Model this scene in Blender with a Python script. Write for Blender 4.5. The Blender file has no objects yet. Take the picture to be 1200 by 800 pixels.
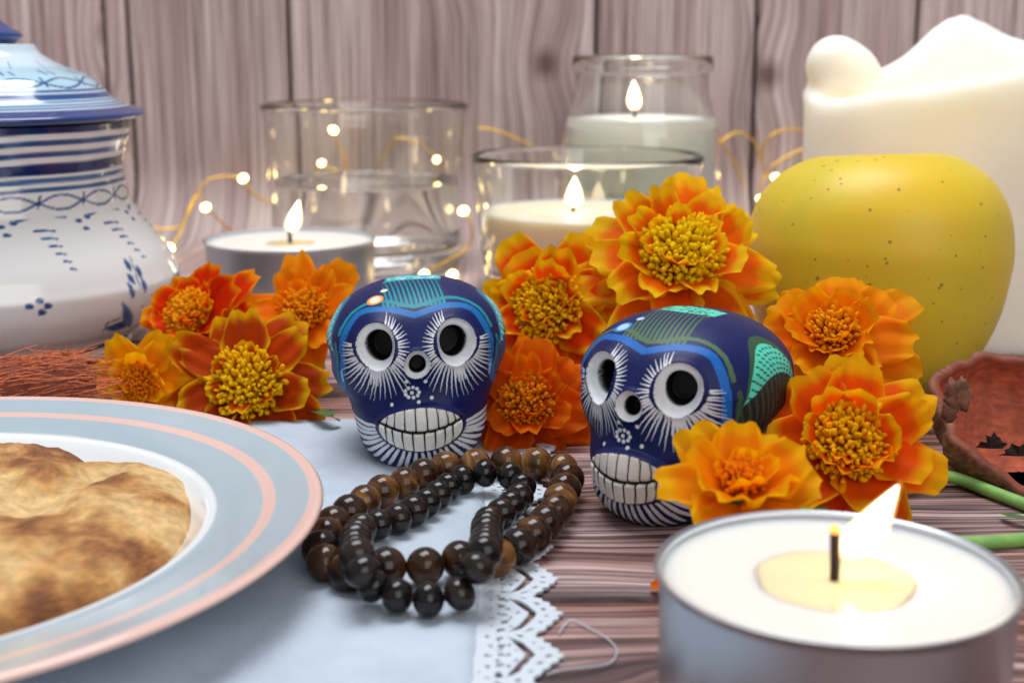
import bpy, math, random
import numpy as np
from mathutils import Vector, Matrix, kdtree, noise as mn
from mathutils.bvhtree import BVHTree
random.seed(7); np.random.seed(7)
S = 0.001                       # modelling is in millimetres, the scene in metres
sc = bpy.context.scene
COL = sc.collection

# ------------------------------------------------------------------ camera
PITCH, FPX, CAMH = math.radians(12.3), 1600.0, 70.0
cam = bpy.data.cameras.new('camera'); cam.sensor_width = 36.0; cam.lens = 48.0
cam.clip_start = 0.005; cam.clip_end = 20.0
cam.dof.use_dof = True; cam.dof.focus_distance = 0.222; cam.dof.aperture_fstop = 26.0
camo = bpy.data.objects.new('camera', cam); COL.objects.link(camo)
camo.location = (0, 0, CAMH*S); camo.rotation_euler = (math.radians(90)-PITCH, 0, 0)
sc.camera = camo

# ------------------------------------------------------------------ light
w = bpy.data.worlds.new('World'); sc.world = w; w.use_nodes = True
bg = w.node_tree.nodes['Background']; bg.inputs[0].default_value = (0.86, 0.92, 1.0, 1); bg.inputs[1].default_value = 0.38
def area(name, loc, target, size, power, color, size_y=None):
    l = bpy.data.lights.new(name, 'AREA'); l.energy = power; l.color = color
    l.shape = 'RECTANGLE'; l.size = size; l.size_y = size_y or size
    o = bpy.data.objects.new(name, l); COL.objects.link(o); o.location = loc
    o.rotation_euler = (Vector(target)-Vector(loc)).to_track_quat('-Z', 'Y').to_euler()
    return o
area('window_light', (-0.06, 0.36, 0.72), (0.0, 0.28, 0.0), 0.50, 5.2, (0.95, 0.97, 1.0), 0.36)
area('front_fill', (0.30, -0.45, 0.42), (0.0, 0.40, 0.06), 0.6, 2.3, (1.0, 0.95, 0.90))  # fill lamp added on the camera side to lift the backdrop and near faces
sc.view_settings.view_transform = 'Standard'; sc.view_settings.look = 'None'
sc.view_settings.exposure = 0.15; sc.view_settings.gamma = 1.0
sc.render.engine = 'CYCLES'
sc.cycles.use_denoising = True
sc.cycles.max_bounces = 14; sc.cycles.transmission_bounces = 12; sc.cycles.glossy_bounces = 6
sc.cycles.diffuse_bounces = 4; sc.cycles.transparent_max_bounces = 12
sc.cycles.sample_clamp_indirect = 18.0; sc.cycles.blur_glossy = 0.6

# ------------------------------------------------------------------ pixel helpers (pixel of the 1200x800 photo -> mm)
cp, sp = math.cos(PITCH), math.sin(PITCH)
def ray(px, py):
    x = (px-600)/FPX; y = (py-400)/FPX
    return np.array([x, cp-y*sp, -sp-y*cp])
def ground(px, py, z=0.0):
    d = ray(px, py); return d*((z-CAMH)/d[2]) + np.array([0, 0, CAMH])
def at(px, py, Y):
    d = ray(px, py); return d*(Y/d[1]) + np.array([0, 0, CAMH])
def lin(r, g, b):
    f = lambda c: (c/255/12.92 if c/255 <= 0.04045 else ((c/255+0.055)/1.055)**2.4)
    return np.array([f(r), f(g), f(b)])
def ss(a, b, x):
    t = np.clip((x-a)/(b-a), 0, 1); return t*t*(3-2*t)

# ------------------------------------------------------------------ object helpers
def tag(o, label=None, cat=None, group=None, kind=None):
    if label: o['label'] = label
    if cat: o['category'] = cat
    if group: o['group'] = group
    if kind: o['kind'] = kind
    return o
def thing(name, label, cat, loc=(0, 0, 0), rot=(0, 0, 0), group=None):
    o = bpy.data.objects.new(name, None); COL.objects.link(o); o.empty_display_size = 0.01
    o.location = np.array(loc)*S; o.rotation_euler = rot
    return tag(o, label, cat, group)
def link(name, me, mat, parent=None):
    o = bpy.data.objects.new(name, me); COL.objects.link(o)
    if mat and not me.materials: me.materials.append(mat)
    if parent: o.parent = parent
    return o
def make_mesh(name, V, F, col=None, uv=None, smooth=True):
    V = np.asarray(V, float)*S
    me = bpy.data.meshes.new(name)
    if isinstance(F, np.ndarray):
        n, k = F.shape
        me.vertices.add(len(V)); me.vertices.foreach_set('co', V.astype(np.float32).ravel())
        me.loops.add(n*k); me.loops.foreach_set('vertex_index', F.astype(np.int32).ravel())
        me.polygons.add(n); me.polygons.foreach_set('loop_start', np.arange(0, n*k, k, dtype=np.int32))
        me.update(calc_edges=True)
    else:
        me.from_pydata(V.tolist(), [], F)
    if smooth:
        me.polygons.foreach_set('use_smooth', np.ones(len(me.polygons), dtype=bool))
    if col is not None:
        a = me.color_attributes.new('Col', 'FLOAT_COLOR', 'POINT')
        c = np.ones((len(V), 4), np.float32); c[:, :3] = col; a.data.foreach_set('color', c.ravel())
    if uv is not None:
        l = me.uv_layers.new(name='UVMap'); idx = np.empty(len(me.loops), np.int32)
        me.loops.foreach_get('vertex_index', idx); l.data.foreach_set('uv', np.asarray(uv, np.float32)[idx].ravel())
    me.validate(); me.update()
    return me
def build(name, V, F, mat, parent=None, col=None, uv=None, smooth=True):
    return link(name, make_mesh(name, V, F, col, uv, smooth), mat, parent)
def grid_faces(nr, nc, wrap=False):
    r = np.arange(nr-1)[:, None]; c = np.arange(nc if wrap else nc-1)[None, :]
    c2 = (c+1) % nc
    return np.stack([r*nc+c, r*nc+c2, (r+1)*nc+c2, (r+1)*nc+c], -1).reshape(-1, 4)
class MB:
    def __init__(s): s.v = []; s.f = []; s.n = 0
    def add(s, V, F):
        s.v.extend([tuple(p) for p in V]); s.f.extend([tuple(int(i)+s.n for i in q) for q in F]); s.n = len(s.v)
    def build(s, name, mat, parent=None, smooth=True): return build(name, s.v, s.f, mat, parent, smooth=smooth)
def catmull(P, n, closed=False):
    P = np.asarray(P, float); m = len(P); out = []
    segs = m if closed else m-1
    for i in range(segs):
        g = lambda k: P[k % m] if closed else P[min(max(k, 0), m-1)]
        p0, p1, p2, p3 = g(i-1), g(i), g(i+1), g(i+2)
        for t in np.linspace(0, 1, n, endpoint=False):
            out.append(0.5*((2*p1)+(-p0+p2)*t+(2*p0-5*p1+4*p2-p3)*t*t+(-p0+3*p1-3*p2+p3)*t**3))
    if not closed: out.append(P[-1])
    return np.array(out)
def resample(P, step, closed=False):
    P = np.asarray(P, float)
    if closed: P = np.vstack([P, P[:1]])
    d = np.r_[0, np.cumsum(np.linalg.norm(np.diff(P, axis=0), axis=1))]
    n = max(2, int(round(d[-1]/step))); t = np.linspace(0, d[-1], n+1)
    if closed: t = t[:-1]
    return np.stack([np.interp(t, d, P[:, k]) for k in range(P.shape[1])], 1)
def tube(P, r, seg=8, cap=True):
    P = np.asarray(P, float); n = len(P); r = np.broadcast_to(r, (n,))
    T = np.gradient(P, axis=0); T /= np.linalg.norm(T, axis=1)[:, None]+1e-9
    up = np.array([0, 0, 1.0]) if abs(T[0][2]) < 0.9 else np.array([1.0, 0, 0])
    V = []; N = np.cross(T[0], up); N /= np.linalg.norm(N)
    for i in range(n):
        N = N - T[i]*np.dot(N, T[i]); N /= np.linalg.norm(N)+1e-9; B = np.cross(T[i], N)
        for k in range(seg):
            a = 2*math.pi*k/seg; V.append(P[i]+r[i]*(math.cos(a)*N+math.sin(a)*B))
    F = grid_faces(n, seg, True).tolist()
    if cap: F.append(list(range(seg))[::-1]); F.append([(n-1)*seg+k for k in range(seg)])
    return V, F
def outward(V, F):
    vol = 0.0
    for i in range(1, F.shape[1]-1): vol += np.einsum('ij,ij->i', V[F[:, 0]], np.cross(V[F[:, i]], V[F[:, i+1]])).sum()
    return F if vol > 0 else F[:, ::-1]
def lathe(prof, seg=96, sub=0):
    prof = np.asarray(prof, float)
    if sub: prof = catmull(prof, sub)
    a = np.arange(seg)*2*math.pi/seg
    V = np.stack([prof[:, None, 0]*np.sin(a), -prof[:, None, 0]*np.cos(a), np.broadcast_to(prof[:, None, 1], (len(prof), seg))], -1).reshape(-1, 3)
    F = grid_faces(len(prof), seg, True)
    return V, outward(V, F)
def sphere(r, nu=20, nv=14, sc3=(1, 1, 1)):
    V = [(0, 0, -r*sc3[2])]; F = []
    for i in range(1, nv):
        t = math.pi*i/nv
        for k in range(nu):
            p = 2*math.pi*k/nu; V.append((r*sc3[0]*math.sin(t)*math.cos(p), r*sc3[1]*math.sin(t)*math.sin(p), -r*sc3[2]*math.cos(t)))
    V.append((0, 0, r*sc3[2])); L = len(V)-1
    for k in range(nu):
        F.append((0, 1+(k+1) % nu, 1+k)); F.append((L, L-nu+k, L-nu+(k+1) % nu))
    for i in range(nv-2):
        for k in range(nu):
            a = 1+i*nu; F.append((a+k, a+(k+1) % nu, a+nu+(k+1) % nu, a+nu+k))
    return V, F
def nz(p, s=1.0, seed=0.0): return mn.noise(Vector((p[0]*s+seed, p[1]*s+seed*1.7, p[2]*s-seed)))

# ------------------------------------------------------------------ materials
def mat_base(name):
    m = bpy.data.materials.new(name); m.use_nodes = True
    nt = m.node_tree; return m, nt, nt.nodes['Principled BSDF']
def N(nt, t, **kw):
    n = nt.nodes.new(t)
    for k, v in kw.items():
        if k in n.inputs: n.inputs[k].default_value = v
        else: setattr(n, k, v)
    return n
def rgb(c): return (float(c[0]), float(c[1]), float(c[2]), 1.0)
def ramp(nt, stops):
    r = nt.nodes.new('ShaderNodeValToRGB'); e = r.color_ramp.elements
    while len(e) < len(stops): e.new(0.5)
    for el, (p, c) in zip(e, stops): el.position = p; el.color = rgb(c)
    return r
def simple(name, c, rough=0.5, metal=0.0, spec=0.5, coat=0.0, sss=0.0, var=0.0, vscale=200, bump=0.0, bscale=400, radius=(1, .6, .4), sscale=0.004):
    m, nt, b = mat_base(name)
    b.inputs['Base Color'].default_value = rgb(c); b.inputs['Roughness'].default_value = rough
    b.inputs['Metallic'].default_value = metal; b.inputs['Specular IOR Level'].default_value = spec
    b.inputs['Coat Weight'].default_value = coat
    if sss:
        b.inputs['Subsurface Weight'].default_value = sss; b.inputs['Subsurface Radius'].default_value = radius; b.inputs['Subsurface Scale'].default_value = sscale
    tc = N(nt, 'ShaderNodeTexCoord')
    if var:
        n = N(nt, 'ShaderNodeTexNoise', Scale=vscale, Detail=5.0); nt.links.new(tc.outputs['Object'], n.inputs['Vector'])
        c = np.array(c)
        r = ramp(nt, [(0.3, c*(1-var)), (0.7, np.minimum(c*(1+var), 0.95))]); nt.links.new(n.outputs['Fac'], r.inputs['Fac']); nt.links.new(r.outputs[0], b.inputs['Base Color'])
    if bump:
        n2 = N(nt, 'ShaderNodeTexNoise', Scale=bscale, Detail=4.0); nt.links.new(tc.outputs['Object'], n2.inputs['Vector'])
        bp = N(nt, 'ShaderNodeBump', Strength=bump, Distance=0.0005); nt.links.new(n2.outputs['Fac'], bp.inputs['Height']); nt.links.new(bp.outputs[0], b.inputs['Normal'])
    return m
def vcol(name, rough=0.45, coat=0.0, trans=0.0, bump=0.0, bscale=900, spec=0.5, var=0.0, sss=0.0):
    m, nt, b = mat_base(name)
    a = N(nt, 'ShaderNodeVertexColor', layer_name='Col'); src = a.outputs['Color']
    tc = N(nt, 'ShaderNodeTexCoord')
    if var:
        n = N(nt, 'ShaderNodeTexNoise', Scale=bscale*0.5, Detail=5.0); nt.links.new(tc.outputs['Object'], n.inputs['Vector'])
        r = ramp(nt, [(0.3, (1-var,)*3), (0.7, (1, 1, 1))]); nt.links.new(n.outputs['Fac'], r.inputs['Fac'])
        mx = N(nt, 'ShaderNodeMix', data_type='RGBA', blend_type='MULTIPLY'); mx.inputs['Factor'].default_value = 1
        nt.links.new(src, mx.inputs['A']); nt.links.new(r.outputs[0], mx.inputs['B']); src = mx.outputs['Result']
    nt.links.new(src, b.inputs['Base Color'])
    b.inputs['Roughness'].default_value = rough; b.inputs['Coat Weight'].default_value = coat; b.inputs['Specular IOR Level'].default_value = spec
    if sss: b.inputs['Subsurface Weight'].default_value = sss; b.inputs['Subsurface Scale'].default_value = 0.002
    if bump:
        n2 = N(nt, 'ShaderNodeTexNoise', Scale=bscale, Detail=4.0); nt.links.new(tc.outputs['Object'], n2.inputs['Vector'])
        bp = N(nt, 'ShaderNodeBump', Strength=bump, Distance=0.0003); nt.links.new(n2.outputs['Fac'], bp.inputs['Height']); nt.links.new(bp.outputs[0], b.inputs['Normal'])
    if trans:
        t = N(nt, 'ShaderNodeBsdfTranslucent'); nt.links.new(src, t.inputs['Color'])
        mix = N(nt, 'ShaderNodeMixShader'); mix.inputs[0].default_value = trans
        nt.links.new(b.outputs[0], mix.inputs[1]); nt.links.new(t.outputs[0], mix.inputs[2])
        nt.links.new(mix.outputs[0], nt.nodes['Material Output'].inputs['Surface'])
    return m
def emit(name, c, s):
    m, nt, b = mat_base(name)
    b.inputs['Base Color'].default_value = rgb(c); b.inputs['Emission Color'].default_value = rgb(c); b.inputs['Emission Strength'].default_value = s
    return m
def glass(name, c=(1, 1, 1), ior=1.48, rough=0.0):
    m, nt, b = mat_base(name)
    b.inputs['Base Color'].default_value = rgb(c); b.inputs['Transmission Weight'].default_value = 1.0
    b.inputs['Roughness'].default_value = rough; b.inputs['IOR'].default_value = ior
    return m
def wood(name, dark, mid, light, tint, su=1.0, sv=1.0, crack=0.5, wrp=0.16, kn=(0.9, 1.5)):
    # UV: u along the grain, v across it, both in decimetres
    m, nt, b = mat_base(name); L = nt.links.new
    uv = N(nt, 'ShaderNodeUVMap'); oi = N(nt, 'ShaderNodeObjectInfo')
    sep = N(nt, 'ShaderNodeSeparateXYZ'); L(uv.outputs[0], sep.inputs[0])
    off = N(nt, 'ShaderNodeMath', operation='MULTIPLY'); off.inputs[1].default_value = 37.0; L(oi.outputs['Random'], off.inputs[0])
    def vec(a, bb):
        c = N(nt, 'ShaderNodeCombineXYZ')
        x = N(nt, 'ShaderNodeMath', operation='MULTIPLY'); x.inputs[1].default_value = a; L(sep.outputs[0], x.inputs[0])
        y = N(nt, 'ShaderNodeMath', operation='MULTIPLY'); y.inputs[1].default_value = bb; L(warp.outputs[0] if warp else sep.outputs[1], y.inputs[0])
        L(x.outputs[0], c.inputs[0]); L(y.outputs[0], c.inputs[1]); L(off.outputs[0], c.inputs[2]); return c
    warp = None
    kv = N(nt, 'ShaderNodeTexVoronoi', Scale=1.0, voronoi_dimensions='2D'); L(vec(kn[0], kn[1]).outputs[0], kv.inputs['Vector'])
    kb = N(nt, 'ShaderNodeMapRange', interpolation_type='SMOOTHERSTEP'); kb.inputs['From Min'].default_value = 0.0; kb.inputs['From Max'].default_value = 0.30; kb.inputs['To Min'].default_value = 0.04; kb.inputs['To Max'].default_value = 0.0; L(kv.outputs['Distance'], kb.inputs[0])
    wn = N(nt, 'ShaderNodeTexNoise', Scale=1.0, Detail=2.0); L(vec(1.6*su, 2.5*sv).outputs[0], wn.inputs['Vector'])
    w0 = N(nt, 'ShaderNodeMath', operation='MULTIPLY_ADD'); w0.inputs[1].default_value = wrp; L(wn.outputs['Fac'], w0.inputs[0]); L(sep.outputs[1], w0.inputs[2])
    warp = N(nt, 'ShaderNodeMath', operation='ADD'); L(w0.outputs[0], warp.inputs[0]); L(kb.outputs[0], warp.inputs[1])
    s1 = N(nt, 'ShaderNodeTexNoise', Scale=1.0, Detail=8.0, Roughness=0.68); L(vec(0.9*su, 30*sv).outputs[0], s1.inputs['Vector'])
    s2 = N(nt, 'ShaderNodeTexNoise', Scale=1.0, Detail=4.0, Roughness=0.6); L(vec(2.2*su, 95*sv).outputs[0], s2.inputs['Vector'])
    s3 = N(nt, 'ShaderNodeTexNoise', Scale=1.0, Detail=3.0); L(vec(0.9*su, 5*sv).outputs[0], s3.inputs['Vector'])
    s4 = N(nt, 'ShaderNodeTexNoise', Scale=1.0, Detail=5.0, Roughness=0.6); L(vec(1.1*su, 46*sv).outputs[0], s4.inputs['Vector'])
    mx = N(nt, 'ShaderNodeMix'); mx.inputs['Factor'].default_value = 0.5; L(s1.outputs['Fac'], mx.inputs['A']); L(s2.outputs['Fac'], mx.inputs['B'])
    r = ramp(nt, [(0.38, dark), (0.49, mid), (0.60, light)]); L(mx.outputs['Result'], r.inputs['Fac'])
    tr = ramp(nt, [(0.38, (1, 1, 1)), (0.64, tint)]); L(s3.outputs['Fac'], tr.inputs['Fac'])
    mm = N(nt, 'ShaderNodeMix', data_type='RGBA', blend_type='MULTIPLY'); mm.inputs['Factor'].default_value = 1; L(r.outputs[0], mm.inputs['A']); L(tr.outputs[0], mm.inputs['B'])
    cr = ramp(nt, [(0.60, (1, 1, 1)), (0.68, (1-crack,)*3)]); L(s4.outputs['Fac'], cr.inputs['Fac'])
    mk = N(nt, 'ShaderNodeMix', data_type='RGBA', blend_type='MULTIPLY'); mk.inputs['Factor'].default_value = 1; L(mm.outputs['Result'], mk.inputs['A'])
    kr = ramp(nt, [(0.022, (0.34, 0.27, 0.26)), (0.045, (0.62, 0.56, 0.54)), (0.085, (1, 1, 1))]); L(kv.outputs['Distance'], kr.inputs['Fac']); L(kr.outputs[0], mk.inputs['B'])
    m2 = N(nt, 'ShaderNodeMix', data_type='RGBA', blend_type='MULTIPLY'); m2.inputs['Factor'].default_value = 1; L(mk.outputs['Result'], m2.inputs['A']); L(cr.outputs[0], m2.inputs['B'])
    hv = N(nt, 'ShaderNodeMath', operation='MULTIPLY_ADD'); hv.inputs[1].default_value = 0.22; hv.inputs[2].default_value = 0.89; L(oi.outputs['Random'], hv.inputs[0])
    m3 = N(nt, 'ShaderNodeVectorMath', operation='SCALE'); L(m2.outputs['Result'], m3.inputs[0]); L(hv.outputs[0], m3.inputs['Scale'])
    L(m3.outputs[0], b.inputs['Base Color'])
    b.inputs['Roughness'].default_value = 0.62
    bp = N(nt, 'ShaderNodeBump', Strength=0.5, Distance=0.0004); L(mx.outputs['Result'], bp.inputs['Height']); L(bp.outputs[0], b.inputs['Normal'])
    return m

M = {}
M['wall_wood'] = wood('weathered_mauve_wood', lin(128, 108, 107), lin(186, 165, 160), lin(226, 210, 203), lin(226, 214, 216), 0.7, 1.7, 0.62, 0.025, (1.1, 1.3))
M['table_wood'] = wood('worn_brown_wood', lin(46, 30, 32), lin(122, 92, 92), lin(212, 186, 182), lin(232, 196, 176), 0.9, 1.35, 0.88, 0.10, (0.9, 1.7))
M['ceramic'] = vcol('glazed_ceramic', rough=0.16, coat=0.5)
M['plate'] = vcol('glazed_plate', rough=0.14, coat=0.4)
M['clay'] = vcol('painted_clay', rough=0.45, bump=0.12, bscale=1500, var=0.14, spec=0.22)
M['petal'] = vcol('marigold_petal', rough=0.6, trans=0.5, bump=0.10, bscale=1600, spec=0.08)
M['floret'] = vcol('marigold_floret', rough=0.6, trans=0.4, spec=0.1)
M['green'] = simple('green_stem', lin(120, 168, 84), 0.45, var=0.25, vscale=300, sss=0.15)
M['leaf'] = simple('leaf_green', lin(60, 95, 45), 0.5, var=0.3, vscale=300)
M['glass'] = glass('clear_glass', (0.99, 1.0, 0.965))  # faint yellow-green tint stands in for reflected fairy lights
M['water'] = glass('water', (0.998, 1.0, 0.992), 1.33)
M['alu'] = simple('aluminium_cup', lin(172, 177, 184), 0.34, 1.0, bump=0.05, bscale=250)
M['wax'] = simple('candle_wax', lin(232, 222, 211), 0.42, sss=0.9, radius=(1, .75, .5), sscale=0.006, bump=0.06, bscale=120)
M['wax_pillar'] = simple('ivory_wax', lin(244, 237, 224), 0.42, sss=1.0, radius=(1, .8, .55), sscale=0.009, bump=0.10, bscale=90)
M['wax_peach'] = simple('peach_wax', lin(252, 228, 200), 0.42, sss=0.9, radius=(1, .7, .45), sscale=0.006)
M['wax_green'] = simple('pale_green_wax', lin(248, 248, 236), 0.42, sss=0.9, radius=(1, .8, .6), sscale=0.006)
M['pool'] = simple('molten_wax', lin(246, 226, 178), 0.06, sss=0.6, radius=(1, .7, .4), sscale=0.004, coat=0.6)
M['wick'] = simple('charred_wick', lin(50, 34, 30), 0.9)
M['ember'] = emit('wick_ember', (1.0, 0.28, 0.05), 2.5)
M['flame'] = emit('flame', (1.0, 0.84, 0.58), 7.5)
_m, _nt, _b = mat_base('flame_glow'); _nt.nodes.remove(_b)
_v = N(_nt, 'ShaderNodeEmission', Strength=900.0); _v.inputs['Color'].default_value = (1.0, 0.52, 0.16, 1)
_nt.links.new(_v.outputs[0], _nt.nodes['Material Output'].inputs['Volume']); M['flame_glow'] = _m
M['bulb'] = emit('warm_led', (1.0, 0.72, 0.26), 14.0)
M['wire'] = simple('gold_wire', lin(232, 184, 74), 0.4, 1.0)
M['cloth'] = simple('pale_blue_linen', lin(182, 193, 206), 0.85, var=0.09, vscale=90, bump=0.6, bscale=1800)
M['lace'] = simple('white_lace', lin(200, 208, 217), 0.85, bump=0.4, bscale=2500)

# ================================================================== the setting
def struct_root(name):
    o = bpy.data.objects.new(name, None); COL.objects.link(o); o['kind'] = 'structure'; o.empty_display_size = 0.01; return o
WALL_Y, COVE, JOIN = 500.0, 27.0, 322.0
def backdrop():
    root = struct_root('wooden_backdrop')
    path = [(JOIN, 0.0)] + [(y, 0.0) for y in np.linspace(JOIN+20, WALL_Y-COVE, 9)]
    path += [(WALL_Y-COVE+COVE*math.sin(a), COVE-COVE*math.cos(a)) for a in np.linspace(0.1, math.pi/2, 16)]
    path += [(WALL_Y, z) for z in np.linspace(COVE+8, 260, 10)]
    path = np.array(path); d = np.r_[0, np.cumsum(np.linalg.norm(np.diff(path, axis=0), axis=1))]
    T = np.gradient(path, axis=0); T /= np.linalg.norm(T, axis=1)[:, None]; Nn = np.stack([-T[:, 1], T[:, 0]], 1)
    seams = [-345, -262, -203, -146, -137.5, -80, 30, 87.5, 145, 214, 300, 380]
    for i, (a, b) in enumerate(zip(seams[:-1], seams[1:])):
        g = 0.55; xs = [a+g, a+g+0.5] + list(np.linspace(a+g+1.5, b-g-1.5, 5)) + [b-g-0.5, b-g]
        drop = [-3.0, -0.25] + [0]*5 + [-0.25, -3.0]
        lift = random.uniform(-0.12, 0.12)
        V = []; UV = []
        for k in range(len(path)):
            for x, dz in zip(xs, drop):
                p = path[k]+Nn[k]*(dz+(lift if path[k][1] > 3 else 0)); V.append((x, p[0], p[1])); UV.append((d[k]/100+i*0.37, x/100))
        o = build('plank', V, grid_faces(len(path), len(xs)), M['wall_wood'], root, uv=UV)
        o['kind'] = 'structure'
    # dark backing behind the joints
    V = []; 
    for k in range(len(path)):
        for x in (-345, 380):
            p = path[k]-Nn[k]*2.6; V.append((x, p[0], p[1]))
    o = build('backing', V, grid_faces(len(path), 2), simple('dark_backing', lin(52, 42, 42), 0.9), root); o['kind'] = 'structure'
backdrop()
def table():
    root = struct_root('table')
    seams = [-60, 20, 96, 165.5, 243, JOIN]
    for i, (a, b) in enumerate(zip(seams[:-1], seams[1:])):
        g = 0.5; ys = [a+g, a+g+0.5, a+g+1.6, (a+b)/2, b-g-1.6, b-g-0.5, b-g]; drop = [-3, -0.3, 0, 0, 0, -0.3, -3]
        xs = np.linspace(-330, 360, 12)
        V = [(x, y, dz-0.02*i) for x in xs for y, dz in zip(ys, drop)]
        UV = [((x+i*311)/100, y/100) for x in xs for y in ys]
        o = build('plank', V, grid_faces(len(xs), len(ys)), M['table_wood'], root, uv=UV); o['kind'] = 'structure'
    o = build('backing', [(-330, -60, -2.8), (360, -60, -2.8), (360, JOIN, -2.8), (-330, JOIN, -2.8)], [(0, 1, 2, 3)], simple('dark_joint', lin(40, 30, 30), 0.9), root); o['kind'] = 'structure'
table()

# ================================================================== lace cloth
def lace_cloth():
    t = thing('lace_cloth', 'pale blue cloth with white lace border under the plate and bracelets', 'cloth', (0, 0, 0))
    X0, X1, Y0, Y1 = -230.0, -4.2, 20.0, 250.0
    nx, ny = 110, 110
    xs = np.linspace(X0, X1, nx); ys = np.linspace(Y0, Y1, ny)
    V = []
    for y in ys:
        for x in xs:
            fold = 0.5*math.exp(-((x+60+0.25*y)/3.5)**2)+0.35*math.exp(-((x-0.15*y+48)/2.5)**2)+0.25*math.exp(-((x+31)/1.2)**2)+0.2*math.exp(-((y-205-0.05*x)/1.1)**2)
            V.append((x, y+1.2*math.sin(x*0.05)*ss(240, 250, y), 0.62+0.28*nz((x, y, 0), 0.045, 3)+fold))
    n = len(V)
    F = grid_faces(ny, nx).tolist()
    # thin hem so the cloth has an edge
    for j in range(ny): V.append((X1+0.05, V[j*nx+nx-1][1], 0.05))
    for j in range(ny-1): F.append((j*nx+nx-1, n+j, n+j+1, (j+1)*nx+nx-1))
    m = len(V)
    for i in range(nx): V.append((xs[i], V[(ny-1)*nx+i][1]+0.05, 0.05))
    for i in range(nx-1): F.append(((ny-1)*nx+i, (ny-1)*nx+i+1, m+i+1, m+i))
    build('fabric', V, F, M['cloth'], t)
    # lace border: net strip, zigzag gap, scalloped tape
    per = 11.9
    tri = lambda Y: 1-abs(((Y-141.0)/per) % 1.0*2-1)        # 1 at the outer points
    wob = lambda Y: 0.9*math.sin(Y*0.031)+0.5*math.sin(Y*0.083+1)
    st = 0.36; rows = np.arange(60, 249, st)
    mb = MB()
    def cell(quads):
        for (a, b, c, d) in quads:
            z0, z1 = 0.25, 0.62
            P = [a, b, c, d]; V = [(p[0], p[1], z1+0.12*nz((p[0], p[1], 0), 0.3)) for p in P]+[(p[0], p[1], z0) for p in P]
            mb.add(V, [(0, 1, 2, 3), (0, 4, 5, 1), (1, 5, 6, 2), (2, 6, 7, 3), (3, 7, 4, 0)])
    for j, y in enumerate(rows):
        y2 = y+st
        e0 = -4.4+wob(y)*0; 
        xin = lambda Y: -0.6+wob(Y)+3.0*tri(Y)**0.85
        # net
        k = 0; ncol = 16
        for k in range(ncol):
            f0, f1 = k/ncol, (k+1)/ncol
            if 0.12 < f0 < 0.93:
                u = (e0+(xin(y)-e0)*f0)
                if (math.sin(u*2.6+0.4*math.sin(y))*math.sin(y*2.3) > 0.72): continue
                if abs(u+1.0-wob(y)) < 0.45 and (y/2.4) % 1 < 0.35: continue
            q = lambda f, Y: (e0+(xin(Y)-e0)*f, Y)
            cell([(q(f0, y), q(f1, y), q(f1, y2), q(f0, y2))])
        # tape
        gap = lambda Y: 1.15*ss(0.10, 0.35, tri(Y))
        tin = lambda Y: xin(Y)+gap(Y)
        tout = lambda Y: xin(Y)+3.7+0.25*math.sin(Y*4.2)+0.5*tri(Y)
        nt_ = 10
        for k in range(nt_):
            f0, f1 = k/nt_, (k+1)/nt_
            if k in (4, 5) and (y/1.9) % 1 < 0.30: continue
            q = lambda f, Y: (tin(Y)+(tout(Y)-tin(Y))*f, Y)
            cell([(q(f0, y), q(f1, y), q(f1, y2), q(f0, y2))])
    mb.v = [(x+0.45*nz((x, y, 0), 0.16, 9)+0.2*nz((x, y, 0), 0.7, 2), y+0.8*nz((x, y, 3), 0.12, 5), z+0.35*max(0, nz((x, y, 0), 0.11, 1))) for x, y, z in mb.v]
    mb.build('lace_border', M['lace'], t, smooth=False)
    # a loose thread curling off the lace
    P = [ground(*q, z=0.35) for q in ((655, 742), (668, 726), (690, 735), (712, 748), (723, 762), (715, 776), (690, 781), (660, 784), (640, 790))]
    V, F = tube(catmull(P, 6), 0.09, 6); build('loose_thread', V, F, M['lace'], t)
lace_cloth()

# ================================================================== painter for vertex colours (flat brush paint)
class Paint:
    def __init__(s, V, base): s.V = np.asarray(V, float); s.col = np.tile(np.asarray(base, float), (len(s.V), 1))
    def stroke(s, P, w0, w1=None, c=(1, 1, 1), aa=0.07, step=0.12, mid=None, op=1.0):
        P = np.asarray(P, float); P = resample(P, step) if len(P) > 1 else P
        w1 = w0 if w1 is None else w1
        t = np.linspace(0, 1, len(P)); W = w0+(w1-w0)*t
        if mid is not None: W = W+(mid-(w0+w1)/2)*np.sin(math.pi*t)
        m = W.max()+aa*2
        lo, hi = P.min(0)-m, P.max(0)+m
        idx = np.where(((s.V >= lo) & (s.V <= hi)).all(1))[0]
        if not len(idx): return
        best = np.full(len(idx), -1e9); A = s.V[idx]
        for p, ww in zip(P, W):
            best = np.maximum(best, ww-np.sqrt(((A-p)**2).sum(1)))
        a = (ss(-aa, aa, best)*op)[:, None]
        s.col[idx] = s.col[idx]*(1-a)+np.asarray(c)*a
    def fill(s, a, c):
        a = np.clip(a, 0, 1)[:, None]; s.col = s.col*(1-a)+np.asarray(c)*a

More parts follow.
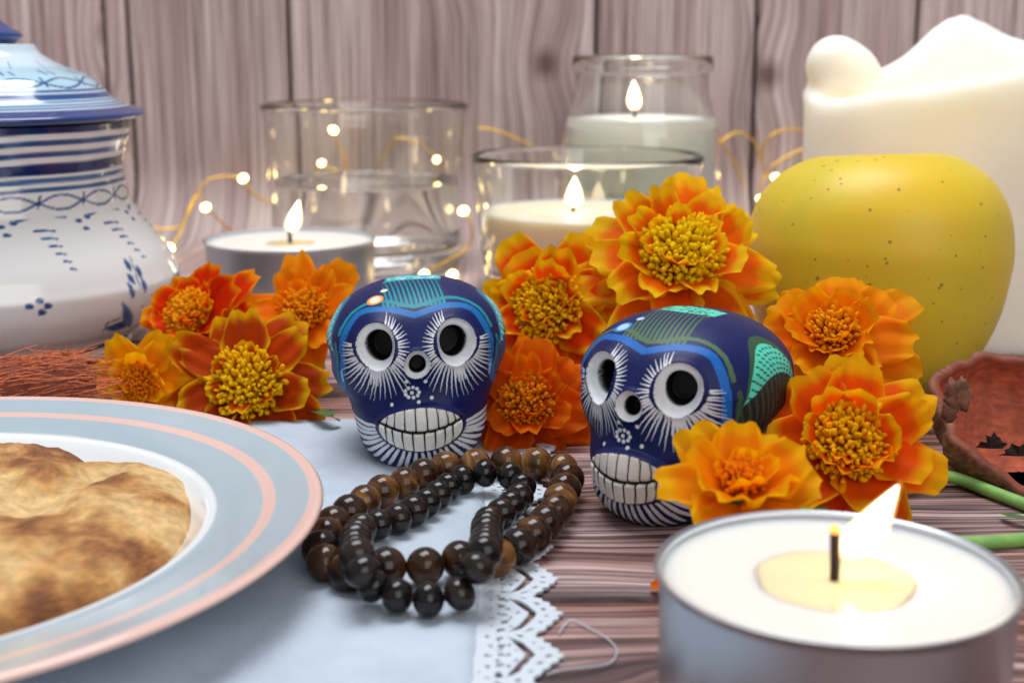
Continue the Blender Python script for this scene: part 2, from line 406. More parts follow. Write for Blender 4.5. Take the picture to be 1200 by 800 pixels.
# ================================================================== painted clay skulls
def skull_geometry():
    cx, cz = 14.9, 20.0
    zk = [0, 1.2, 3, 5, 8, 11, 13, 16, 20]
    wk = [7.6, 9.3, 10.6, 11.2, 11.7, 12.6, 13.8, 15.0, 15.5]
    fk = [-11.6, -13.2, -14.3, -14.9, -15.3, -14.9, -14.0, -13.4, -13.6]
    bk = [6.0, 8.5, 10.5, 12.5, 15.5, 18.0, 19.3, 20.6, 21.0]
    def smooth_interp(z, k):
        c = catmull(np.stack([zk, k], 1), 24); return np.interp(z, c[:, 0], c[:, 1])
    lowz = 20*np.linspace(0, 1, 230); hib = np.linspace(0, math.pi/2, 170)[1:-1]
    rows = [(z, float(smooth_interp(z, wk)), float(smooth_interp(z, fk)), float(smooth_interp(z, bk))) for z in lowz]
    for b in hib:
        s_ = math.cos(b); q = s_**0.92
        rows.append((20+10.2*math.sin(b), 15.5*q, 2.5+(-13.6-2.5)*q, 2.5+(21-2.5)*s_**0.95))
    nc = 560
    u = np.linspace(0, 1, nc, endpoint=False)*2*math.pi
    ang = u-0.55*np.sin(u)*1.0                            # more columns towards the face (angle 0 = face)
    V = np.zeros((len(rows), nc, 3))
    for i, (z, wd, f, b) in enumerate(rows):
        ym = (f+b)/2*0.35+0.65*2.0 if z < 20 else 2.2
        e = 2.25
        ca, sa = np.cos(ang), np.sin(ang)
        rr = (np.abs(ca)**e+np.abs(sa)**e)**(-1/e)
        x = wd*sa*rr; yy = np.where(ca > 0, ym+(f-ym)*ca*rr, ym+(b-ym)*(-ca)*rr)
        V[i, :, 0] = x; V[i, :, 1] = yy; V[i, :, 2] = z
    V = V.reshape(-1, 3)
    X, Y, Z = V.T
    front = Y < 2
    # cheek hollows, mouth bulge, nose bump, brow
    mouth = ((X/7.4)**2+((Z-8.1)/4.0)**2)
    V[:, 1] -= front*1.15*ss(1.15, 0.80, mouth)
    V[:, 1] += front*0.9*np.exp(-((np.abs(X)-9.5)/2.6)**2-((Z-12.6)/2.2)**2)
    V[:, 1] -= front*1.5*np.exp(-(X/3.2)**2-((Z-18.6)/3.4)**2)
    V[:, 1] -= front*0.5*np.exp(-((np.abs(X)-6.7)/4.5)**2-((Z-26)/1.6)**2)
    for k in range(3):                                    # slow hand-made unevenness
        ph = [1.3, 2.9, 4.1][k]; V += 0.10*np.stack([np.sin(Z*0.31*(k+1)+ph+Y*0.2), np.sin(X*0.27*(k+1)+ph+Z*0.23), 0*Z], 1)
    reg = np.zeros(len(V), int)
    def carve(cxz, Ro, Ri, ax, D, D2, rid):
        c2 = np.array(cxz); fr = np.where((V[:, 1] < 0))[0]
        j = fr[np.argmin((V[fr, 0]-c2[0])**2+(V[fr, 2]-c2[1])**2)]
        C = V[j].copy(); n = np.array([math.sin(ax), -math.cos(ax), 0.06]); n /= np.linalg.norm(n)
        ex = np.array([math.cos(ax), math.sin(ax), 0]); ez = np.cross(ex, n); ez = ez if ez[2] > 0 else -ez
        rel = V-C; a, b, dn = rel@ex, rel@ez, rel@n
        th = np.arctan2(b, a); r = np.hypot(a, b*0.96)*(1+0.035*np.sin(2*th+rid)+0.02*np.sin(3*th+2*rid))
        near = (np.abs(dn) < 6) & (V[:, 1] < 1)
        m = near & (r < Ro*1.25)
        lip = 0.22*np.exp(-((r-Ro*1.03)/0.35)**2)
        t = np.clip((Ro-r)/(Ro-Ri), 0, 1)
        dep = D*t**0.75 + D2*ss(Ri+0.12, Ri-0.35, r)
        base = np.where(r < Ro, dn, 0)                     # flatten what is inside the rim first
        new = V - (np.where(m, (dep+base*ss(Ro, Ri, r)-lip), 0))[:, None]*n
        V[m] = new[m]
        reg[near & (r < Ro*1.0)] = rid
        return near, r
    E1 = carve((-6.7, 21.6), 3.62, 2.35, math.radians(-17), 2.3, 3.2, 1)
    E2 = carve((6.7, 21.6), 3.62, 2.35, math.radians(17), 2.3, 3.2, 2)
    E3 = carve((0.0, 18.7), 2.2, 1.35, 0.0, 1.5, 2.2, 3)
    # teeth: two puffed rows with a line between them
    X, Y, Z = V.T
    mouth = ((X/6.9)**2+((Z-8.1)/3.65)**2)
    lipz = 7.7+0.032*X**2
    fr = V[:, 1] < -2
    up = fr & (mouth < 1) & (Z > lipz); lo = fr & (mouth < 1) & (Z <= lipz)
    V[:, 1] += np.where(fr & (mouth < 1.1), 0.55*np.exp(-((Z-lipz)/0.32)**2), 0)
    TX_U = [-5.6, -4.3, -2.6, -0.8, 1.1, 2.9, 4.5, 5.7]; TX_L = [-5.8, -4.7, -3.1, -1.4, 0.5, 2.3, 3.9, 5.2]
    for xs, msk in ((TX_U, up), (TX_L, lo)):
        for x0 in xs: V[:, 1] += np.where(msk, 0.28*np.exp(-((X-x0)/0.22)**2), 0)
    reg[up] = 4; reg[lo] = 5
    return V, reg, (len(rows), nc), (E1, E2, E3), (TX_U, TX_L)
SK = skull_geometry()
def make_skull(name, label, loc, yaw, roll, pal, seed):
    V, reg, (nr, nc), (E1, E2, E3), (TU, TL) = SK
    rnd = random.Random(seed)
    X, Y, Z = V.T
    P = Paint(V, pal['navy'])
    kd_cache = {}
    def kd(kind):
        if kind not in kd_cache:
            if kind == 'front': idx = np.where(Y < -1.5)[0]; c = np.stack([X[idx], Z[idx], 0*X[idx]], 1)
            elif kind == 'right': idx = np.where(X > 3)[0]; c = np.stack([Y[idx], Z[idx], 0*X[idx]], 1)
            elif kind == 'left': idx = np.where(X < -3)[0]; c = np.stack([Y[idx], Z[idx], 0*X[idx]], 1)
            elif kind == 'cyl': idx = np.where(Z < 29.3)[0]; c = np.stack([np.arctan2(X[idx], -(Y[idx]-2.5))*14.0, Z[idx], 0*X[idx]], 1)
            else: idx = np.where(Z > 22)[0]; c = np.stack([X[idx], Y[idx], 0*X[idx]], 1)
            t = kdtree.KDTree(len(idx))
            for k in range(len(idx)): t.insert(c[k], k)
            t.balance(); kd_cache[kind] = (t, idx)
        return kd_cache[kind]
    def on(kind, pts):
        t, idx = kd(kind); pts = resample(pts, 0.35) if len(pts) > 1 else np.asarray(pts, float)
        return np.array([V[idx[t.find((p[0], p[1], 0))[1]]] for p in pts])
    white = pal['white']
    # crown patch (seen from above)
    for sgn in (1,):
        tt = (Y+10.2)/8.0
        patch = (Y < 2.6) & (X > -5.2) & (X < 5.6-0.1*(Y+10)) & (Z > 27.3)
        P.fill(patch*1.0, pal['patch'])
        per = 0.78; fx = np.abs(((X+0.15*Y) / per) % 1-0.5)
        lines = patch & (fx < 0.10+0.26*np.clip((Y+10.5)/9.0, 0, 1)) & (Y > -9.4) & (Y < 1.0)
        P.fill(lines*0.92, pal['navy'])
    cap = (Z > 28.0) & (Y > 0.8+0.06*X**2) & (Y < 6.5) & (np.abs(X) < 4.8)
    P.fill(cap*1.0, pal['arch'])
    for k in range(60):
        x, y = rnd.uniform(-4.5, 4.5), rnd.uniform(1.4, 6.0)
        P.stroke(on('top', [(x, y), (x+rnd.uniform(-.4, .4), y+rnd.uniform(.3, .7))]), 0.16, 0.10, pal['scale'])
    # blue brow band running down the temples and back
    half = [(0, 26.2), (10, 26.7), (22, 27.1), (34, 27.0), (43, 26.3), (47, 24.6), (49, 22), (50, 19), (52, 16), (57, 13.9), (70, 12.6), (95, 12.0), (125, 12.2)]
    cyl = lambda L_, sg: [(sg*math.radians(a)*14.0, z) for a, z in L_]
    for sg in (1, -1):
        up_ = [(0, 27.3), (10, 27.6), (22, 28.0), (35, 28.0), (45, 27.4), (52, 25.8), (54, 23)]
        P.stroke(on('cyl', catmull(cyl(up_, sg), 6)), 0.40, 0.45, pal['patch'])
        P.stroke(on('cyl', catmull(cyl(half, sg), 6)), 0.62, 0.72, pal['band'], mid=0.80)
    for side, sg in (('right', 1), ('left', -1)):
        # flank feather: outline, dark field with fine strokes, scaled arch on top
        arch = ((Y-2.6)/9.2)**2
        top = 13.5+14.0*np.sqrt(np.clip(1-arch, 0, 1))
        f = (sg*X > 4) & (Z < top) & (Z > 13.4+0.02*(Y-4)**2) & (arch < 1)
        P.fill(f*1.0, pal['patch2'])
        inn = (sg*X > 4) & (Z < top-1.0) & (Z > 14.2) & (((Y-2.6)/8.4)**2 < 1)
        P.fill((inn & (Z < 23.6-0.05*(Y-2.6)**2))*1.0, pal['dark'])
        ph = np.arctan2(Y-2.8, Z-2.0)
        ln = inn & (np.abs((ph/0.075) % 1-0.5) < 0.16) & (Z < 22.3)
        P.fill(ln*0.75, pal['patch2'])
        ar = inn & (Z >= 22.4-0.05*(Y-2.6)**2)
        P.fill(ar*1.0, pal['arch'])
        for r_ in range(6):
            for k in range(13):
                yy = -4.8+k*1.15+(r_ % 2)*0.55; zz = 26.0-r_*0.72-0.055*(yy-2.6)**2
                if zz > 13.5+14.0*math.sqrt(max(0, 1-((yy-2.6)/9.2)**2))-1.2: continue
                P.stroke(on(side, [(yy, zz), (yy+0.5, zz-0.15)]), 0.17, 0.14, pal['scale'])
        P.stroke(on(side, [(-6.3, 21), (-6.1, 17), (-5.4, 14.6)]), 0.42, 0.3, pal['patch2'])
        P.stroke(on(side, [(-7.4, 16.6), (-7.2, 15.0)]), 0.3, 0.3, pal['pale'])
    # dots on the forehead
    (dx, dz) = (-6.0, 28.2)
    def disc(x, z, r, c, sq=1.0):
        q = on('front', [(x, z)])[0]; P.stroke([q], r, c=c)
    disc(-6.4, 28.15, 1.45, pal['ring']); disc(-6.4, 28.15, 1.0, pal['cream']); disc(-4.9, 29.2, 0.62, pal['cream'])
    # lashes round both eyes
    for sg, (near, r), cxz in ((-1, E1, (-6.7, 21.6)), (1, E2, (6.7, 21.6))):
        n = 40
        for k in range(n):
            d = 62-k*(62+182)/(n-1)                      # from upper inner corner, under the eye, to the outer side
            a = math.radians(d+rnd.uniform(-1.5, 1.5)); cx_, cz_ = cxz
            low = max(0, math.cos(math.radians(d+92)))
            Ln = 1.35+0.4*rnd.random()+3.6*low**1.6+(0.8 if -60 < d < -20 else 0)
            if d < -140: Ln *= 0.85
            sx = -sg
            r0 = 3.95+0.1*rnd.random()
            bend = 0.10*math.sin(math.radians(d))
            pts = [(cx_+sx*math.cos(a+bend*q)*(r0+Ln*q), cz_+math.sin(a+bend*q)*(r0+Ln*q)) for q in np.linspace(0, 1, 5)]
            P.stroke(on('front', pts), 0.17 if low < .4 else 0.22, 0.04, white, aa=0.06, op=0.92)
        for k in range(4):                               # loaded brush under the eye
            a = math.radians(-100+k*5.0); sx = -sg
            P.stroke(on('front', [(cxz[0]+sx*math.cos(a)*q, cxz[1]+math.sin(a)*q) for q in (4.3, 5.4, 6.6)]), 0.42, 0.12, white, op=0.8)
    # little flower and dots under the nose
    for k in range(9):
        a = k*2*math.pi/9; disc(-1.1+1.15*math.cos(a), 14.0+0.85*math.sin(a), 0.30, white)
    disc(-1.1, 14.0, 0.30, white)
    for q in ((-1.9, 15.9), (1.2, 15.7), (-0.1, 12.4), (-4.5, 12.1), (2.1, 12.9)): disc(*q, 0.32, white)
    # strokes fanning over the chin
    for k in range(25):
        d = 179+k*182/24; a = math.radians(d)
        ex, ez = 7.6*math.cos(a), 8.1+4.25*math.sin(a)
        ox, oz = 11.6*math.cos(a), 8.1+8.6*math.sin(a)
        if oz < 0.2: q = (ez-0.2)/(ez-oz); ox, oz = ex+(ox-ex)*q, 0.2
        mid = ((ex+ox)/2+rnd.uniform(-.25, .25), (ez+oz)/2+rnd.uniform(-.2, .2))
        P.stroke(on('front', catmull([(ex, ez), mid, (ox, oz)], 5)), 0.24, 0.22, white, mid=0.34)
    # sockets and teeth
    P.fill((reg == 1)*1.0, white); P.fill((reg == 2)*1.0, white); P.fill((reg == 3)*1.0, white)
    for (near, r), Ri, ids in ((E1, 2.42, 1), (E2, 2.42, 2), (E3, 1.42, 3)):
        P.fill(np.where((reg == ids), ss(Ri+0.05, Ri-0.05, r), 0), pal['black'])
    P.fill(((reg == 4) | (reg == 5))*1.0, pal['tooth'])
    P.stroke(on('front', [(x, 7.7+0.032*x*x) for x in np.linspace(-7.1, 7.1, 30)]), 0.26, c=pal['ink'], mid=0.34)
    for x0 in TU:
        P.stroke(on('front', catmull([(x0*1.0, 7.9+0.028*x0*x0), (x0*0.99+0.05, 9.6), (x0*0.94, 8.1+3.6*math.sqrt(max(0, 1-(x0*.94/6.9)**2)))], 4)), 0.16, 0.12, pal['ink'])
    for x0 in TL:
        P.stroke(on('front', catmull([(x0*1.0, 7.6+0.028*x0*x0), (x0*0.99, 6.4), (x0*0.94, 8.1-3.6*math.sqrt(max(0, 1-(x0*.94/6.9)**2)))], 4)), 0.20, 0.12, pal['ink'])
    # teeth outline
    el = [(7.05*math.cos(a), 8.1+3.75*math.sin(a)) for a in np.linspace(0, 2*math.pi, 50)]
    P.stroke(on('front', el), 0.14, c=pal['navy'])
    t = thing(name, label, 'skull', loc, (0, math.radians(roll), math.radians(yaw)), 'painted clay skulls')
    F = grid_faces(nr, nc, True)
    fr = reg[F]; fid = np.where((fr == fr[:, :1]).all(1), fr[:, 0], 0)
    # close top and bottom
    def sub(nm, sel, extra=None):
        f = F[sel]; used = np.unique(f); remap = -np.ones(len(V), int); remap[used] = np.arange(len(used))
        return build(nm, V[used], remap[f], M['clay'], t, col=P.col[used])
    body = sub('head', fid == 0)
    topi = np.arange((nr-1)*nc, nr*nc); boti = np.arange(0, nc)
    capv = np.vstack([V[topi], V[topi].mean(0)[None]]); 
    build('crown', capv, [(k, (k+1) % nc, nc) for k in range(nc)], M['clay'], t, col=np.tile(pal['arch'], (nc+1, 1)))
    botv = np.vstack([V[boti], V[boti].mean(0)[None]])
    build('underside', botv, [((k+1) % nc, k, nc) for k in range(nc)], M['clay'], t, col=np.tile(pal['navy'], (nc+1, 1)))
    sub('eye_socket', fid == 1); sub('eye_socket', fid == 2); sub('nose_socket', fid == 3); sub('upper_teeth', fid == 4); sub('lower_teeth', fid == 5)
    return t
pal1 = dict(navy=lin(15, 25, 84), white=lin(228, 230, 234), patch=lin(14, 132, 146), patch2=lin(16, 122, 150), dark=lin(24, 70, 124), arch=lin(60, 176, 182), scale=lin(206, 226, 230),
            band=lin(16, 104, 172), ring=lin(236, 150, 50), cream=lin(240, 226, 196), pale=lin(150, 190, 214), black=lin(16, 14, 14), tooth=lin(226, 224, 220), ink=lin(38, 34, 34))
pal2 = dict(pal1, navy=lin(14, 24, 82), patch=lin(74, 104, 72), patch2=lin(52, 84, 58), dark=lin(30, 36, 42), arch=lin(84, 206, 176), scale=lin(22, 52, 74), band=lin(14, 96, 178), ring=lin(44, 130, 200), cream=lin(176, 204, 232), tooth=lin(232, 226, 218))
make_skull('clay_skull', 'navy clay skull with teal crown patch and orange-ringed dot, standing beside the bracelets', (-15.6, 230.5, 0.35), 4, -2.6, pal1, 3)
make_skull('clay_skull', 'navy clay skull with olive green flank and turquoise scales, turned away toward the plate', (25.2, 203.0, 0.02), -35.5, 0.4, pal2, 9)

# ================================================================== painted ceramic jar
def ceramic_jar():
    AX, AY = -119.2, 311.0
    t = thing('ceramic_jar', 'white ceramic jar with blue painted bands, leaves and a domed lid', 'jar', (AX, AY, 0))
    def rz(px, py):
        q = at(px, py, AY); return (q[0]-AX, q[2])
    body = [(0.0, 0.3), (27.5, 0.3), (29.2, 0.8), (29.6, 2.2), (29.4, 3.6), (31.5, 5.2)]
    side = [rz(px, py) for px, py in ((201, 313), (190, 293), (167, 264), (150, 240), (144, 221), (139.5, 201), (141, 178), (146.5, 158), (148, 142))]
    body += [(36.0, 8.4), (40.2, 13.0), (41.5, 17.0)] + side
    prof = np.vstack([np.array(body[:2]), catmull(body[1:], 18)[1:]])
    prof = resample(prof[1:], 0.32)
    prof = np.vstack([[0, 0.3], prof])
    seg = 620
    V, F = lathe(prof, seg)
    white, blue, blue2, navy = lin(226, 224, 222), lin(38, 76, 132), lin(58, 100, 150), lin(22, 40, 96)
    P = Paint(V, white)
    R = np.hypot(V[:, 0], V[:, 1]); TH = np.arctan2(V[:, 0], -V[:, 1]); Zv = V[:, 2]
    zp = lambda py, px=-10: at(px, py, AY-36)[2]           # height on the near face of the neck
    wob = 0.16*np.sin(3*TH+1)+0.1*np.sin(7*TH)
    for y0, y1, c in ((138, 163, navy), (170.5, 177.5, blue), (185, 192, blue), (199.5, 213.5, navy), (217.5, 224, blue2), (229, 234, blue)):
        a, b = zp(y1), zp(y0); z = Zv+wob
        P.fill(ss(a-0.12, a+0.12, z)*ss(b+0.12, b-0.12, z), c)
    P.fill(ss(4.3, 4.1, Zv)*ss(2.9, 3.1, Zv), navy)
    # surface lookup: angle and height -> point
    zz, rr = prof[8:, 1], prof[8:, 0]
    def srf(th, z):
        r = np.interp(z, zz, rr); return np.array([r*math.sin(th), -r*math.cos(th), z])
    def line(pts, w0, w1, c, **k): P.stroke([srf(*p) for p in pts], w0, w1, c, **k)
    dn = math.radians(20)
    zl = (zp(238)+zp(256))/2; am = (zp(238)-zp(256))/2
    for i in range(18):
        th0 = i*dn+math.radians(-1)
        for sg in (1, -1):
            line([(th0+dn*q*1.06-0.03*dn, zl+sg*am*math.sin(math.pi*(q*1.12-0.06))) for q in np.linspace(0, 1, 12)], 0.25, 0.34, blue, op=0.9)
        line([(th0+0.06*dn, zl+am*0.9), (th0-0.02*dn, zl-am*0.7)], 0.34, 0.2, navy, op=0.85)
    # hanging garland: dots, bars and falling dashes
    for i in range(12):
        th0 = math.radians(11+i*30)
        zt = zp(268)
        line([(th0-0.20, zt+0.35), (th0+0.14, zt+0.45)], 0.30, 0.26, blue2)
        for dx, dz in ((0.22, -0.5), (0.30, 0.1), (0.25, -2.2)): line([(th0+dx, zt+dz), (th0+dx+0.022, zt+dz-0.1)], 0.52, 0.46, blue)
        z = zt-1.9; L = 0.13
        for k in range(6):
            line([(th0-0.03+k*0.018-L/2, z+0.15), (th0-0.03+k*0.018+L/2, z-0.12)], 0.34, 0.26, blue2 if k % 2 else blue)
            z -= 1.55; L *= 0.72
    # four-petal flower sprigs and leaf sprays low on the belly
    def pix(px, py):
        d = ray(px, py); o = np.array([-AX, -AY, CAMH]); best = None
        for s_ in np.linspace(230, 340, 900):
            q = o+d*s_
            if math.hypot(q[0], q[1]) < np.interp(q[2], zz, rr): return (math.atan2(q[0], -q[1]), q[2])
        return (math.pi/2, 20)
    def rep(pxs, w0, w1, c, n=3, **k):
        pts = [pix(*p) for p in pxs]
        for i in range(n): line([(a+i*2*math.pi/n, z) for a, z in pts], w0, w1, c, **k)
    for q in ((34, 359), (46, 352.5), (55, 358.5), (48, 366)): rep([q, (q[0]+2.5, q[1]+0.3)], 0.75, 0.6, blue, 6)
    rep([(168, 385), (166, 360), (163, 335), (156, 312), (152, 300)], 0.30, 0.16, blue)
    for a, b in (((146, 304), (153, 317)), ((160, 312), (165, 325)), ((150, 322), (158, 332)), ((166, 327), (170, 342)), ((150, 332), (156, 349)), ((178, 345), (172, 372))):
        rep([a, b], 0.3, 0.3, blue2, mid=0.8)
        rep([a, b], 0.12, 0.12, blue, mid=0.3)
    rep([(121, 388), (126, 378), (140, 373)], 0.2, 0.3, blue)
    rep([(126, 384), (138, 382), (151, 381)], 0.5, 0.3, blue2, mid=1.7); rep([(126, 384), (138, 381), (151, 381)], 0.2, 0.1, navy, mid=0.35)
    rep([(143, 355), (148, 367), (152, 382)], 0.15, 0.4, blue2, mid=1.3); rep([(143, 353), (148, 367), (153, 383)], 0.15, 0.15, navy, mid=0.25)
    build('jar_body', V, F, M['ceramic'], t, col=P.col)
    # lid
    lid = [rz(px, py) for px, py in ((148, 140.5), (160, 138.5), (165.5, 135), (163, 130.5), (146, 124.5), (129, 117), (115, 103), (98, 89), (69, 77), (46, 64), (37, 52))]
    prof = resample(catmull(lid, 14), 0.3)
    prof = np.vstack([[(0, prof[0][1])], prof, [(0, prof[-1][1])]])
    V, F = lathe(prof, 560)
    P = Paint(V, lin(196, 212, 224)); Zv = V[:, 2]; TH = np.arctan2(V[:, 0], -V[:, 1])
    zl = lambda py: rz(60, py)[1]
    bands = ((124.5, 150, lin(28, 58, 120)), (118.6, 120.4, blue2), (121.4, 123.2, blue2), (107.5, 113.8, lin(30, 70, 130)), (115.2, 117.0, blue2), (102.8, 105.6, blue))
    for y0, y1, c in bands:
        a, b = zl(y1), zl(y0); P.fill(ss(a-0.1, a+0.1, Zv)*ss(b+0.1, b-0.1, Zv), c)
    P.fill(ss(zl(103), zl(100), Zv)*ss(zl(74), zl(80), Zv)*0.55, lin(140, 190, 208))
    zz2, rr2 = prof[12:-1, 1], prof[12:-1, 0]
    def srf2(th, z): r = np.interp(z, zz2, rr2); return np.array([r*math.sin(th), -r*math.cos(th), z])
    zc, am = (zl(90)+zl(101))/2, (zl(90)-zl(101))/2
    for i in range(14):
        th0 = i*2*math.pi/14; dn = 2*math.pi/14
        for sg in (1, -1): P.stroke([srf2(th0+dn*q, zc+sg*am*math.sin(math.pi*q)) for q in np.linspace(-0.04, 1.04, 10)], 0.28, 0.28, blue)
        P.stroke([srf2(th0, zc+am), srf2(th0+0.02, zc-am*0.8)], 0.32, 0.2, blue)
        P.stroke([srf2(th0+0.1, zl(82)), srf2(th0+0.13, zl(86))], 0.4, 0.3, blue2); P.stroke([srf2(th0+0.2, zl(83)), srf2(th0+0.23, zl(86))], 0.35, 0.3, blue2)
        P.stroke([srf2(th0+0.3, zl(72)), srf2(th0+0.26, zl(80))], 0.2, 0.2, blue2, op=0.6)
    lo = build('lid', V, F, M['ceramic'], t, col=P.col)
    k0 = rz(60, 52)[1]
    kn = [(0, k0-0.5), (8.6, k0-0.3), (8.4, k0+0.4), (9.4, k0+1.1), (9.9, k0+1.9), (9.3, k0+2.7), (7.0, k0+4.0), (4.5, k0+6.2), (2.6, k0+8.0), (0, k0+8.6)]
    V, F = lathe(np.vstack([[kn[0]], catmull(kn[1:], 8)]), 90)
    build('knob', V, F, simple('blue_glaze', lin(30, 62, 124), 0.14, coat=0.5, var=0.15, vscale=120), lo)
ceramic_jar()

# ================================================================== plate and flatbread
PX, PY = -85.2, 170.0
def plate():
    t = thing('plate', 'white and pale blue plate with two pink rings holding a flatbread', 'plate', (PX, PY, 0.75))
    prof = [(0, 2.2), (34, 2.2), (37.5, 2.5), (40.5, 4.2), (42.5, 6.0), (43.4, 6.75), (44.4, 6.95), (46, 7.05), (52, 8.2), (57.2, 9.35), (58.3, 9.5), (58.6, 9.15), (58.2, 8.6), (52, 6.9), (45, 5.2), (41, 3.2), (37, 1.2), (35.2, 0.9), (34.8, 0.05), (33.6, 0.05), (33.2, 0.9), (0, 0.9)]
    prof = resample(np.vstack([prof[:1], catmull(prof[1:], 6)]), 0.35)
    prof[:, 0] *= 1.02
    V, F = lathe(prof, 260)
    R = np.hypot(V[:, 0], V[:, 1])/1.02; up = (np.repeat(np.arange(len(prof)), 260) < np.argmax(prof[:, 0])+2)
    P = Paint(V, lin(232, 234, 236))
    blue = lin(168, 184, 192); pink = lin(226, 188, 176)
    P.fill(up*ss(44.2, 44.6, R), blue)
    P.fill(up*ss(56.8, 57.0, R), pink); P.fill(up*ss(50.6, 50.8, R)*ss(52.5, 52.3, R), pink)
    build('dish', V, F, M['plate'], t, col=P.col)
plate()
def bread():
    outl = [(0, 517), (45, 515), (75, 519), (98, 528), (118, 540), (140, 535), (175, 534), (205, 538), (224, 553), (230, 575), (226, 605), (205, 648), (155, 686), (80, 717), (0, 740)]
    pts = [ground(*q, z=8.4 if q[1] < 560 else 5.2)[:2] for q in outl]
    c = np.array([-90.0, 166.0])
    pol = [(math.atan2(p[1]-c[1], p[0]-c[0]), math.hypot(*(p-c))) for p in pts]
    pol.sort(); a0 = np.array([p[0] for p in pol]); r0 = np.array([p[1] for p in pol])
    # close the side the photo does not show with a matching round outline
    extra = np.linspace(a0[-1]+0.35, a0[0]+2*math.pi-0.35, 7)
    rb = 34+2*np.sin(extra*3)
    A = np.r_[a0, extra]; Rr = np.r_[r0, rb]
    A3 = np.r_[A-2*math.pi, A, A+2*math.pi]; R3 = np.r_[Rr, Rr, Rr]
    o = np.argsort(A3); A3, R3 = A3[o], R3[o]
    na, nr = 300, 110
    th = np.linspace(-math.pi, math.pi, na, endpoint=False)
    k = np.exp(-np.linspace(-3, 3, 9)**2); k /= k.sum()
    Rt = np.interp(th, A3, R3); Rt = np.convolve(np.r_[Rt[-4:], Rt, Rt[:4]], k, 'valid')
    t = thing('flatbread', 'golden brown toasted flatbread lying in the plate', 'bread', (c[0], c[1], 3.2))
    g0 = ground(118, 540, 10)[:2]-c; g1 = ground(30, 590, 10)[:2]-c
    V = []; 
    rho = np.r_[np.linspace(0, 0.86, nr-40), 0.86+0.14*np.sin(np.linspace(0.04, math.pi/2, 40))]
    C = []
    for i, q in enumerate(rho):
        for j in range(na):
            x, y = Rt[j]*q*math.cos(th[j]), Rt[j]*q*math.sin(th[j])
            edge = (1-q**7)**0.5 if q < 1 else 0
            p = (x, y, 0)
            d = g1-g0; tt = np.clip(((x-g0[0])*d[0]+(y-g0[1])*d[1])/(d@d), 0, 1.0); dist = math.hypot(x-g0[0]-d[0]*tt, y-g0[1]-d[1]*tt)
            h = 7.2+1.5*nz(p, 0.06, 2)+1.1*nz(p, 0.13, 7)+0.45*nz(p, 0.32, 11)+0.22*nz(p, 0.8, 4)+0.10*nz(p, 1.9, 8)
            h -= 3.8*math.exp(-(dist/3.8)**2)*(1-0.6*tt)
            h += 1.2*math.exp(-((x-(g0[0]-7))**2+(y-(g0[1]-2))**2)/60.0)
            V.append((x, y, 0.9*(1-edge)+h*edge))
            tl = h-6.2 + 2.2*nz(p, 0.09, 21)+1.0*nz(p, 0.3, 31)
            C.append(tl)
    C = np.array(C); C = np.clip(ss(-0.9, 3.0, C)+0.10*np.random.randn(len(C))*0.6, 0, 1)
    light, tan, brown, dark = lin(228, 190, 130), lin(200, 146, 80), lin(150, 90, 40), lin(84, 46, 22)
    col = np.where(C[:, None] < 0.45, light+(tan-light)*(C[:, None]/0.45), np.where(C[:, None] < 0.8, tan+(brown-tan)*((C[:, None]-0.45)/0.35), brown+(dark-brown)*((C[:, None]-0.8)/0.2)*0.7))
    col = col
    F = grid_faces(len(rho), na, True)
    V = np.array(V)
    bot = V[-na:].copy(); bot[:, 2] = 0.05; bot[:, :2] *= 0.97
    V2 = np.vstack([V, bot]); F2 = np.vstack([F, grid_faces(2, na, True)+(len(rho)-1)*na])
    build('crust', V2, F2, vcol('toasted_crust', rough=0.78, bump=0.8, bscale=1100, var=0.42, sss=0.1), t, col=np.vstack([col, col[-na:]]))
bread()

